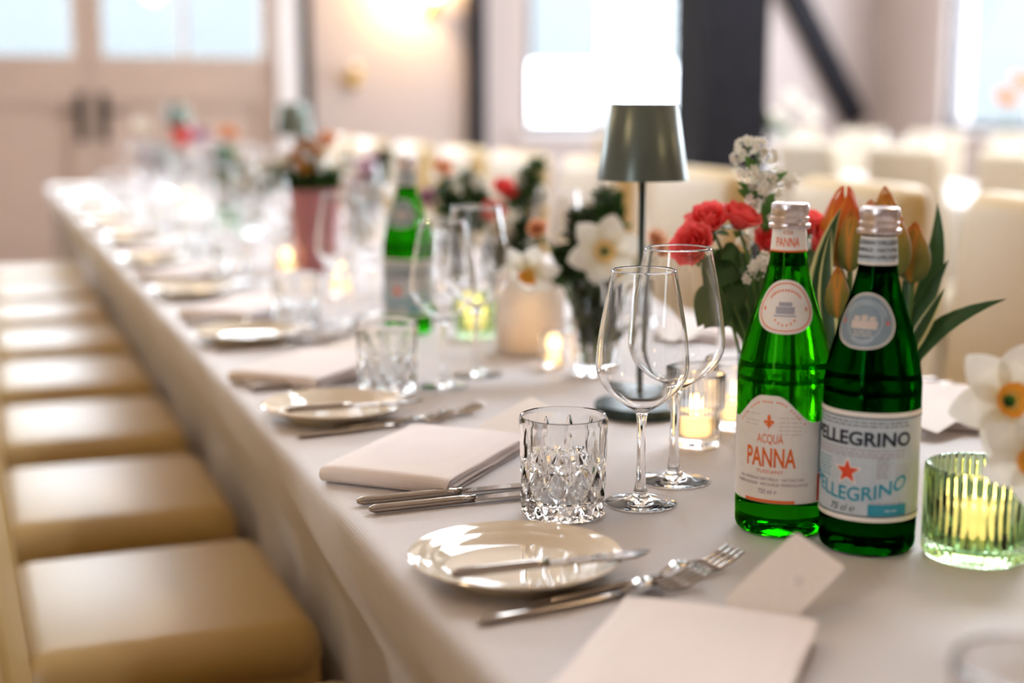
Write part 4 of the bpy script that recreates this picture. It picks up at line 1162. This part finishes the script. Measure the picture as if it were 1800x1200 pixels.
def tulip(base, bud0, bud1, width, label, group, m='tulip', opened=0.0):
    t = flower('tulip', label, 'tulip', group, base)
    width *= 1.22
    b0, b1 = Vector(bud0) - Vector(base), Vector(bud1) - Vector(base)
    ax = (b1 - b0); H = ax.length
    build('stem', tube(bez((0, 0, .004), b0 - ax.normalized() * H * .9, b0, 10), .0030, 8), M['stem'], t)
    mtx = Matrix.Translation(b0) @ align(ax, .3)
    for lay in (0, 1):
        R = width / 2 * (1.0 if lay == 0 else .90)
        def fn(u, v, R=R, lay=lay):
            p = math.sin(PI * min(1, v ** .72 * .97 + .03)) ** .75 * (1 - .10 * v)
            r = R * p + opened * R * v * v
            wv = (1.18 if lay == 0 else 1.2) * (1 - v ** 3.2) ** .9 + .02
            a = u * wv
            rr = r * (1 - .10 * abs(u) ** 2 * (1 - v)) + R * .05 * (1 - abs(u)) * v
            return Vector((rr * math.cos(a), rr * math.sin(a), H * (v - .03 * u * u * v)))
        vf = surf(fn, 10, 14)
        pr = None
        for k in range(3):
            o = build('petal', vf, M[m], t) if pr is None else link(pr.copy(), t)
            if pr is None: pr = o
            o.matrix_local = mtx @ Matrix.Rotation(2 * PI * k / 3 + lay * PI / 3, 4, 'Z')
    return t
def daffodil(base, head, face, size, label, group, cup='yellowcup', cup_len=.35, roll=0.0):
    t = flower('daffodil', label, 'daffodil', group, base)
    hl = Vector(head) - Vector(base); f = Vector(face).normalized()
    back = hl - f * size * .30
    build('stem', tube(bez((0, 0, .004), Vector((back.x * .4, back.y * .4, back.z * 1.05)), back, 10), .0024, 8), M['stem'], t)
    mtx = Matrix.Translation(hl) @ align(f, roll)
    def tep(u, v):
        wv = .37 * size * math.sin(PI * (v ** .85 * .93 + .06)) ** .7
        r = size * (.10 + .90 * v)
        return (r, u * wv, size * (.02 + .10 * math.sin(v * PI * .8) - .10 * v * v + .06 * u * u * (1 - v)))
    vf = surf(tep, 6, 9); pr = None
    for k in range(6):
        o = build('petal', vf, M['cream'], t) if pr is None else link(pr.copy(), t)
        if pr is None: pr = o
        o.matrix_local = mtx @ Matrix.Translation((0, 0, .004 if k % 2 else 0)) @ Matrix.Rotation(k * PI / 3, 4, 'Z') @ Matrix.Rotation(.08 if k % 2 else -.04, 4, 'Y')
    def cupf(u, v):
        a = u * PI; r = size * (.10 + .14 * v + .05 * v ** 4 + .012 * math.sin(a * 12) * v ** 3)
        return (r * math.cos(a), r * math.sin(a), size * (.05 + cup_len * v))
    o = build('cup', surf(cupf, 48, 7), M[cup], t); o.matrix_local = mtx
    o = build('tube', lathe([(.11 * size, .06 * size), (.07 * size, -.10 * size), (.05 * size, -.30 * size), (0, -.31 * size)], 16), M['leafbright'], t); o.matrix_local = mtx
    return t
def floret_vf(s):
    parts = []
    for k in range(5):
        def fn(u, v):
            return (s * (.15 + .85 * v), u * s * .42 * math.sin(PI * (v * .8 + .15)) ** .7, s * .25 * v * v)
        parts.append(xf(surf(fn, 2, 3), Matrix.Rotation(2 * PI * k / 5, 4, 'Z')))
    return merge(*parts)
FLO = {}
def blossom_sprig(base, path, clusters, label, group, seed, s=.0054, leaves=()):
    """woody sprig with clusters of small white five-petalled florets"""
    rnd = random.Random(seed)
    t = flower('blossom_sprig', label, 'blossom', group, base)
    b = Vector(base)
    build('stem', tube([Vector(p) - b for p in path], .0015, 6), M['stem'], t)
    if s not in FLO:
        o = build('floret', floret_vf(s), M['white'], t); FLO[s] = o.data; bpy.data.objects.remove(o)
    for (c, rad, n) in clusters:
        c = Vector(c) - b
        near = min((Vector(p) - b for p in path), key=lambda p: (p - c).length)
        tw = [near, (near + c) / 2 + Vector((0, 0, .004)), c]
        build('twig', tube(tw, .0008, 5), M['stem'], t)
        for k in range(int(n * 1.4)):
            d = Vector((rnd.gauss(0, 1), rnd.gauss(0, 1), rnd.gauss(.25, 1))).normalized()
            o = bpy.data.objects.new('floret', FLO[s]); link(o, t)
            p = c + d * rad * rnd.uniform(.55, 1.0)
            o.matrix_local = Matrix.Translation(p) @ align(d + (-FWD) * .5, rnd.uniform(0, 6)) @ Matrix.Scale(rnd.uniform(.8, 1.15), 4)
    for lf in leaves: build('leaf', local(lf, base), M['leafbright'], t)
    return t
def spike(base, tip, width, label, group, m, seed, n=60, frac=.5, cat='foliage', ls=.016):
    """upright spike set densely with small leaves or bells"""
    rnd = random.Random(seed)
    t = flower('foliage_spike' if cat == 'foliage' else 'flower_spike', label, cat, group, base)
    v = Vector(tip) - Vector(base)
    pts = bez((0, 0, .004), Vector((v.x * .3, v.y * .3, v.z * .6)), v, 14)
    build('stem', tube(pts, .0018, 6), M['stem'], t)
    parts = []
    for k in range(n):
        f = 1 - frac + frac * (k + rnd.random()) / n
        i = min(13, int(f * 14)); p = pts[i].lerp(pts[i + 1], f * 14 - i)
        a = k * 2.4; d = Vector((math.cos(a), math.sin(a), rnd.uniform(.2, .9))).normalized()
        L = ls * rnd.uniform(.7, 1.2) * (1.15 - .6 * (f - 1 + frac) / frac)
        def fn(u, w_): return (u * L * .32 * math.sin(PI * (w_ * .9 + .08)) ** .8, .06 * L * u * u, L * w_)
        parts.append(xf(surf(fn, 2, 3), Matrix.Translation(p + d * width * .15) @ align(d, rnd.uniform(0, 6))))
    build('leaves' if cat == 'foliage' else 'bells', merge(*parts), M[m], t)
    return t
def bud_vase(x, y, r, h, label, mt='glass', taper=1.0, water=True, name='bud_vase', wall=.0022):
    t = thing(name, label, 'vase', (x, y, ZS), 0)
    pr = [(0, 0), (r * taper * .92, 0), (r * taper, .003), (r * (taper + (1 - taper) * .5), h * .5), (r, h - .001), (r - wall * .5, h), (r - wall, h - .001), (r * (taper + (1 - taper) * .5) - wall, h * .5), (r * taper - wall, .009), (0, .008)]
    build('vessel', lathe(pr, 48), M[mt], t, sharp=50)
    return t

# ---- roses and white blossom behind the bottles
RV = onz(1340, 782)
bud_vase(RV.x, RV.y, .030, .105, 'clear glass vase of coral roses, mostly hidden by the bottles')
G = 'coral roses behind the bottles'
rb = lambda dx, dy: (RV.x + dx, RV.y + dy, ZS + .010)
D = 1.585
def LF(px, py, D0, width, **k):
    """leaf through pixel points at depth D0 (points run from stalk to tip)"""
    ps = [at(x, y, D0 + d) for (x, y, d) in px]
    n = 9; out = []
    for i in range(n + 1):
        t = i / n
        if len(ps) == 3: out.append(ps[0] * (1 - t) ** 2 + ps[1] * 2 * t * (1 - t) + ps[2] * t * t)
        else: out.append(ps[0].lerp(ps[1], t))
    return leaf_vf(out, width, **k)
rose(rb(-.012, 0), at(1226, 436, D - .02), (-.75, -.45, .45), .029, 'coral rose drooping furthest left, seen through the wine glass rim', G,
     leaves=[LF([(1270, 500, 0), (1245, 540, -.02), (1228, 575, -.03)], 0, D, .019, shape_fn=BROAD)])
rose(rb(-.006, .008), at(1250, 400, D), (-.45, -.35, .9), .030, 'coral rose, second from left and fully open', G,
     leaves=[LF([(1290, 450, 0), (1262, 470, -.01), (1248, 520, -.02)], 0, D, .021, shape_fn=BROAD), LF([(1300, 520, .0), (1275, 560, .0), (1300, 578, .01)], 0, D, .017, shape_fn=BROAD)])
rose(rb(.004, -.008), at(1296, 396, D - .015), (.25, -.35, .9), .028, 'coral rose upright just left of the bottle cap', G,
     leaves=[LF([(1315, 470, 0), (1340, 490, -.01), (1330, 560, -.01)], 0, D, .024, shape_fn=BROAD), LF([(1290, 480, .02), (1262, 490, .02), (1255, 545, .02)], 0, D, .021, shape_fn=BROAD)])
rose(rb(.010, .006), at(1352, 432, D + .02), (-.1, -.7, .6), .024, 'coral rose peeping from behind the left bottle neck', G)
rose(rb(.012, .010), at(1424, 405, D + .01), (.35, -.3, .9), .026, 'coral rose high between the two bottle necks', G,
     leaves=[LF([(1420, 480, .01), (1435, 450, .01), (1450, 430, .01)], 0, D, .016, shape_fn=BROAD)])
rose(rb(.014, -.006), at(1434, 435, D - .01), (.5, -.6, .5), .026, 'lower coral rose between the two bottle necks', G)
for i, (pts, wd) in enumerate([([(1300, 470, .01), (1275, 455, .0), (1250, 470, -.01)], .017), ([(1300, 500, .02), (1265, 500, .02), (1240, 530, .01)], .019), ([(1320, 450, .03), (1300, 470, .03), (1290, 520, .03)], .020), ([(1310, 530, -.02), (1290, 520, -.02), (1262, 545, -.03)], .019),
    ([(1330, 540, .0), (1310, 570, .0), (1318, 610, .0)], .020), ([(1290, 540, -.03), (1262, 545, -.04), (1240, 578, -.05)], .018), ([(1330, 490, .04), (1352, 470, .04), (1375, 490, .04)], .018), ([(1300, 440, -.01), (1285, 440, -.02), (1265, 455, -.02)], .012)]):
    b = Vector(rb(.008 * math.cos(i * 2.1), .008 * math.sin(i * 2.1)))
    vf = LF(pts, 0, D, wd, twist=.35 * math.sin(i * 1.7), cup=.25, shape_fn=BROAD)
    t = thing('rose_leaf', ['pointed rose leaf beneath the left roses', 'long rose leaf hanging left behind the wine glass', 'rose leaf behind the upright rose', 'front rose leaf pointing down left', 'lowest rose leaf beside the left bottle', 'rose leaf drooping lowest on the left', 'rose leaf behind the left bottle neck', 'small rose leaf under the upright bloom'][i], 'leaf', tuple(b), 0, 'loose rose leaves')
    build('blade', local(vf, b), M['leaf'], t)
    e = Vector(vf[0][3]) - b
    build('stalk', tube(bez((0, 0, 0), Vector((e.x * .3, e.y * .3, e.z * .7)), e, 6), .0014, 6), M['stem'], t)
sb = rb(.004, .012)
stem = bez(Vector(sb), at(1365, 520, D + .03), at(1330, 262, D + .02), 12)
cl = [(1312, 262, .012, 12), (1335, 256, .011, 11), (1298, 276, .009, 7), (1352, 276, .010, 9), (1318, 312, .013, 13), (1346, 322, .014, 14), (1330, 345, .013, 12), (1318, 370, .011, 9), (1368, 308, .008, 6), (1384, 322, .009, 7), (1398, 318, .006, 4), (1372, 345, .009, 7), (1345, 372, .012, 10), (1335, 400, .010, 8)]
blossom_sprig(sb, stem, [(at(a, b_, D + .02 + random.uniform(-.012, .012)), r_, n_) for a, b_, r_, n_ in cl], 'tall sprig of tiny white blossom rising above the roses', 'white blossom sprigs', 3,
              leaves=[LF([(1330, 300, .02), (1318, 285, .01), (1308, 272, .0)], 0, D, .0052, shape_fn=BROAD), LF([(1340, 320, .02), (1370, 315, .02), (1385, 300, .01)], 0, D, .0052, shape_fn=BROAD),
                      LF([(1340, 340, .02), (1310, 330, .0), (1296, 318, .0)], 0, D, .005, shape_fn=BROAD), LF([(1345, 380, .01), (1352, 350, .0), (1362, 338, .0)], 0, D, .0065, shape_fn=BROAD),
                      LF([(1350, 410, .01), (1342, 390, .0), (1338, 360, .0)], 0, D, .005, shape_fn=BROAD), LF([(1330, 345, .01), (1305, 340, .0), (1296, 332, .0)], 0, D, .005, shape_fn=BROAD),
                      LF([(1350, 400, .01), (1380, 380, .0), (1400, 362, .0)], 0, D, .0052, shape_fn=BROAD)])
sb2 = rb(-.004, -.014)
blossom_sprig(sb2, bez(Vector(sb2), at(1345, 560, D - .05), at(1336, 470, D - .04), 8), [(at(1330, 472, D - .04), .011, 10), (at(1342, 458, D - .04), .009, 7), (at(1318, 486, D - .04), .006, 4)], 'low cluster of white blossom beside the left bottle neck', 'white blossom sprigs', 5)
blossom_sprig(rb(.0, .016), bez(Vector(rb(0, .016)), at(1330, 520, D + .05), at(1318, 420, D + .05), 8), [(at(1322, 400, D + .05), .014, 13), (at(1312, 425, D + .05), .010, 8)], 'white blossom tuft tucked between the upright roses', 'white blossom sprigs', 8)

# ---- tulips behind the dark bottle
TV = onz(1535, 790)
bud_vase(TV.x, TV.y, .036, .110, 'clear glass vase of tulips, hidden behind the dark bottle')
G = 'tulips behind the dark bottle'
tb = lambda dx, dy: (TV.x + dx, TV.y + dy, ZS + .010)
D = 1.57
tulip(tb(-.012, 0), at(1474, 470, D), at(1487, 326, D), .042, 'tallest tulip, opening orange red, left of the dark bottle cap', G, 'tulipopen', .12)
tulip(tb(-.006, -.014), at(1494, 478, D - .03), at(1497, 366, D - .03), .024, 'slim olive green tulip bud against the dark bottle neck', G)
tulip(tb(.0, .012), at(1530, 440, D + .03), at(1531, 350, D + .03), .030, 'tulip bud showing only its orange tip above the dark bottle cap', G)
tulip(tb(.006, .014), at(1556, 440, D + .03), at(1556, 326, D + .03), .030, 'green tulip bud with dark outer petal right behind the bottle cap', G)
tulip(tb(.010, -.006), at(1562, 450, D - .01), at(1562, 341, D - .01), .030, 'pale orange tulip bud right of the dark bottle cap', G)
tulip(tb(.014, -.010), at(1570, 488, D - .03), at(1579, 374, D - .03), .031, 'olive and orange tulip bud leaning right of the dark bottle neck', G)
tulip(tb(.018, 0), at(1603, 497, D), at(1609, 389, D), .033, 'rightmost tulip bud, dusky green with an orange seam', G)
tulip(tb(-.016, -.010), at(1472, 560, D - .05), at(1473, 468, D - .05), .023, 'lowest small yellow green tulip bud between the bottles', G)
LT = 'tulip leaves behind the dark bottle'
def tleaf(pts, width, label, m='tulipleaf', tw=0.0, base=(0, 0)):
    b = Vector(tb(*base))
    vf = LF(pts, 0, D, width, twist=tw, cup=.22, shape_fn=lambda v: (math.sin(PI * min(1, v ** .75 * .965 + .035)) ** .85))
    t = thing('tulip_leaf', label, 'leaf', tuple(b), 0, LT)
    build('blade', local(vf, b), M[m], t)
    s = Vector(vf[0][3]) - b
    build('stalk', tube(bez((0, 0, 0), Vector((s.x * .5, s.y * .5, s.z * .6)), s, 6), .0022, 6), M['stem'], t)
tleaf([(1592, 655, 0), (1620, 560, -.02), (1769, 525, -.04)], .0125, 'long dark tulip leaf arching far out to the right', 'plainleaf', .5, (.02, -.01))
tleaf([(1596, 585, .02), (1655, 480, .03), (1648, 357, .03)], .0125, 'tall broad tulip leaf standing right of the last tulip bud', 'plainleaf', .2, (.022, .01))
tleaf([(1588, 600, .0), (1630, 510, .01), (1668, 456, .0)], .0085, 'slim pointed tulip leaf below the tall right leaf', 'plainleaf', .4, (.024, 0))
tleaf([(1582, 640, -.02), (1622, 570, -.02), (1661, 506, -.03)], .0105, 'tulip leaf with yellow margin above the arching leaf', 'tulipleaf', .7, (.018, -.015))
tleaf([(1442, 640, -.02), (1425, 480, -.03), (1478, 366, -.03)], .0140, 'broad cream-edged tulip leaf rising between the bottles', 'tulipleaf', -.3, (-.02, -.012))
tleaf([(1470, 640, -.05), (1437, 520, -.05), (1462, 400, -.04)], .0105, 'narrow cream-edged tulip leaf in front, between the bottles', 'tulipleaf', .4, (-.015, -.02))
tleaf([(1440, 600, .02), (1425, 520, .02), (1398, 440, .02)], .0110, 'cream-edged tulip leaf leaning towards the left bottle', 'tulipleaf', -.5, (-.022, .005))
tleaf([(1500, 640, -.03), (1490, 560, -.03), (1480, 470, -.03)], .0120, 'dark tulip leaf behind the dark bottle shoulder', 'plainleaf', .2, (-.008, -.02))
tleaf([(1585, 640, .02), (1595, 560, .02), (1592, 470, .02)], .0110, 'dark upright tulip leaf under the rightmost bud', 'plainleaf', .1, (.016, .012))

# ---- out-of-focus daffodil in front of the green votive
NV = onz(1905, 1030)
bud_vase(NV.x, NV.y, .022, .10, 'small glass vase at the frame edge holding the nearest daffodil')
D = 1.10
nb = (NV.x, NV.y, ZS + .010)
daffodil(nb, at(1772, 705, D), (-.35, -.85, .25), .047, 'large blurred white daffodil with orange cup beside the green votive', 'daffodils', 'cup', .30, .2)
daffodil((NV.x - .006, NV.y + .004, ZS + .010), at(1818, 800, D - .02), (-.6, -.7, -.1), .042, 'lower blurred daffodil at the frame edge, cup turned down', 'daffodils', 'cup', .32, .5)
rose((NV.x + .006, NV.y + .004, ZS + .010), at(1748, 655, D + .05), (-.7, -.4, .6), .012, 'small lilac bud beside the nearest daffodil', 'lilac buds', 'pinkpetal', detail=False, cat='flower')

# ---- daffodil vase in the middle of the table
DV = onz(1042, 655)
bud_vase(DV.x, DV.y, .031, .135, 'clear glass vase of daffodils behind the front wine glass')
D = 2.02
db = lambda dx, dy: (DV.x + dx, DV.y + dy, ZS + .010)
daffodil(db(.005, 0), at(1062, 442, D - .03), (-.25, -.93, .12), .054, 'white daffodil with yellow eye facing the camera', 'daffodils', 'yellowcup', .10, .25)
daffodil(db(-.010, 0), at(934, 472, D - .02), (-.55, -.55, -.55), .046, 'nodding pale daffodil with orange cup, left of the vase', 'daffodils', 'cup', .38, .1)
rose(db(-.006, .006), at(946, 405, D + .03), (-.4, -.7, .5), .017, 'small peach bloom above the nodding daffodil', 'peach blooms', 'peach', detail=False, cat='flower')
rose(db(.012, .010), at(1150, 425, D + .12), (.1, -.8, .5), .019, 'peach bloom glimpsed behind the lamp pole', 'peach blooms', 'peach', detail=False, cat='flower')
GS = 'dark foliage in the daffodil vase'
spike(db(0, .008), at(1062, 335, D + .03), .02, 'tall dark green leafy spike above the white daffodil', GS, 'darkleaf', 1, 90, .42, ls=.028)
spike(db(-.006, .010), at(1015, 372, D + .02), .02, 'thick dark green leafy spike left of the white daffodil', GS, 'darkleaf', 2, 90, .40, ls=.028)
spike(db(.012, .004), at(1078, 345, D + .01), .02, 'fresh green leafy tip beneath the lamp shade', GS, 'leaf', 3, 60, .25, ls=.026)
spike(db(-.012, .004), at(985, 440, D), .02, 'short dark leafy spike between the two daffodils', GS, 'darkleaf', 4, 60, .35, ls=.026)
spike(db(.0, -.010), at(1035, 520, D - .02), .02, 'dense dark leaves at the mouth of the daffodil vase', GS, 'darkleaf', 5, 80, .75, ls=.030)
spike(db(-.010, -.004), at(1000, 365, D + .02), .01, 'thin lilac flower spike leaning left of the foliage', 'lilac spikes', 'pinkpetal', 6, 50, .35, 'flower', .010)
blossom_sprig(db(.004, .012), bez(Vector(db(.004, .012)), at(1040, 450, D + .04), at(1043, 350, D + .04), 8), [(at(1043, 350, D + .03), .016, 10), (at(1035, 372, D + .03), .014, 8)], 'white blossom between the dark foliage spikes', 'white blossom sprigs', 12, .006)

# ---- white frosted hurricane, red and cream posy, and the rest of the centre line
q = onz(932, 616); hv = thing('frosted_hurricane', 'pale frosted glass cylinder left of the daffodil vase', 'candle holder', (q.x, q.y, ZS))
build('cylinder', lathe([(0, 0), (.050, 0), (.053, .003), (.053, .118), (.051, .120), (.049, .118), (.049, .006), (0, .006)], 48), M['frosted'], hv, sharp=50)
candle(hv, .034, .0065, .05, .30)
def posy(px, py, vase_r, vase_h, vlabel, items, group, mt='glass', taper=1.0):
    v = onz(px, py); depth = (v - CAM).dot(FWD)
    bud_vase(v.x, v.y, vase_r, vase_h, vlabel, mt, taper)
    for i, (kind, x, y, dz, size, m, label) in enumerate(items):
        a = i * 2.4; b = (v.x + vase_r * .35 * math.cos(a) * taper, v.y + vase_r * .35 * math.sin(a) * taper, ZS + .011)
        h = at(x, y, depth + dz)
        if kind == 'r': rose(b, h, (random.uniform(-.4, .4), -.7, .6), size, label, group, m, detail=False, cat='flower')
        elif kind == 's': spike(b, h, .02, label, group, m, i + int(px), 70, .4, 'foliage' if 'leaf' in m else 'flower', size)
        elif kind == 'd': daffodil(b, h, (random.uniform(-.3, .3), -.9, .2), size, label, group, 'yellowcup', .12)
posy(885, 548, .034, .13, 'clear vase of red and cream flowers behind the hurricane glass', [
    ('r', 884, 338, 0, .027, 'rose', 'bright red flower at the top of the cream posy'), ('r', 866, 376, -.02, .025, 'rose', 'lower red flower in the cream posy'),
    ('r', 832, 330, .02, .026, 'cream', 'cream flower left of the red pair'), ('r', 915, 325, .03, .030, 'cream', 'large cream flower right of the red pair'), ('r', 940, 352, .02, .028, 'cream', 'cream flower low right beside the red pair'), ('r', 880, 412, -.02, .024, 'cream', 'cream flower beneath the red pair'),
    ('s', 950, 282, .02, .030, 'leaf', 'pointed green sprig standing highest over the cream posy'), ('s', 815, 300, .03, .030, 'leaf', 'olive sprig at the left of the cream posy'), ('s', 932, 385, 0, .034, 'darkleaf', 'dark leaf spray right of the lower red flower'), ('s', 775, 335, 0, .034, 'darkleaf', 'dark leaf spray far left of the cream posy'), ('s', 905, 440, -.03, .034, 'darkleaf', 'dark leaves low in the cream posy')], 'cream and red posy')
posy(800, 520, .032, .12, 'clear vase with pink and cream blooms behind the blurred bottle', [
    ('r', 752, 352, 0, .024, 'pinkpetal', 'dusty pink bloom right of the blurred bottle'), ('r', 775, 300, .02, .026, 'peach', 'peach bloom above the pink and cream vase'), ('r', 800, 345, 0, .026, 'cream', 'cream bloom in the pink and cream vase'), ('s', 790, 318, .02, .034, 'leaf', 'green sprig in the pink and cream vase')], 'pink and cream posy')
posy(556, 476, .060, .185, 'tall tapered vase of frosted pink glass with rust flowers', [
    ('r', 516, 282, 0, .023, 'rust', 'rust orange bloom left over the pink vase'), ('r', 552, 272, .02, .023, 'rust', 'rust orange bloom right over the pink vase'), ('r', 575, 250, .05, .026, 'peach', 'peach bloom high behind the pink vase'), ('r', 534, 262, .03, .021, 'rust', 'rust orange bloom standing highest over the pink vase'), ('r', 530, 298, -.04, .021, 'rust', 'rust orange bloom lowest in front of the pink vase rim'), ('r', 505, 288, .0, .026, 'cream', 'cream bloom beside the rust flowers'),
    ('s', 540, 285, -.02, .040, 'darkleaf', 'dark leaves over the rim of the pink vase'), ('s', 590, 300, 0, .040, 'leaf', 'green leaf spray right of the pink vase rim'), ('s', 495, 300, 0, .036, 'leaf', 'green leaf spray left of the pink vase rim')], 'pink vase flowers', 'pinkfrost', .72)
posy(645, 440, .036, .14, 'clear vase with lilac and white flowers behind the pink vase', [
    ('r', 640, 300, 0, .034, 'pinkpetal', 'lilac pink bloom behind the pink vase'), ('r', 665, 285, .05, .030, 'pinkpetal', 'second lilac pink bloom further right'), ('r', 625, 330, 0, .030, 'pinkpetal', 'low lilac bloom beside the pink vase'), ('s', 680, 268, .05, .036, 'leaf', 'olive green sprig above the lilac blooms'), ('r', 610, 285, .05, .026, 'white', 'white bloom left of the lilac blooms')], 'lilac posy')
posy(440, 415, .036, .13, 'clear vase with cream and yellow flowers down the table', [
    ('r', 452, 300, 0, .034, 'cream', 'cream bloom far down the table'), ('r', 430, 330, 0, .034, 'cream', 'second cream bloom far down the table'), ('r', 466, 335, .1, .034, 'cream', 'third cream bloom far down the table'), ('r', 400, 240, .2, .034, 'peach', 'far peach bloom left of the middle lamp'), ('s', 380, 262, .2, .040, 'leaf', 'far green sprig left of the middle lamp'), ('s', 490, 296, .1, .040, 'leaf', 'far green sprig under the middle lamp')], 'cream posy')
posy(306, 345, .040, .15, 'clear vase with red flowers near the farthest lamp', [
    ('r', 312, 236, 0, .05, 'rose', 'red bloom below the farthest lamp shade'), ('r', 322, 250, .1, .04, 'rose', 'second red bloom below the farthest lamp shade'), ('s', 285, 255, 0, .05, 'darkleaf', 'dark sprig beside the farthest red blooms'), ('r', 350, 245, .2, .05, 'pinkpetal', 'pink bloom right of the farthest red blooms'), ('r', 248, 225, .2, .04, 'cream', 'cream bloom left of the farthest lamp')], 'far red posy')
q = onz(266, 330); bud_vase(q.x, q.y, .055, .20, 'dusky mauve glass vase near the far table end', 'mauveglass', .85)
# tall posies on the second table; white blooms stand in for glass highlights
posy(1400, 311, .05, .20, 'clear vase of white flowers added as bright highlights on the second table beneath the wall brace', [
    ('r', 1388, 178, 0, .055, 'white', 'white bloom standing in for a highlight, highest in the second table posy'), ('r', 1420, 205, 0, .055, 'white', 'white bloom standing in for a highlight, right in the second table posy'), ('r', 1362, 212, 0, .055, 'white', 'white bloom standing in for a highlight, left in the second table posy'), ('s', 1345, 200, .1, .06, 'leaf', 'green sprig at the left of the second table posy')], 'second table posy')
posy(1768, 344, .05, .20, 'clear vase of peach flowers on the second table before the right window', [
    ('r', 1765, 178, 0, .050, 'peach', 'peach bloom before the right window'), ('r', 1792, 150, 0, .050, 'peach', 'second peach bloom at the frame edge before the right window')], 'peach posy')
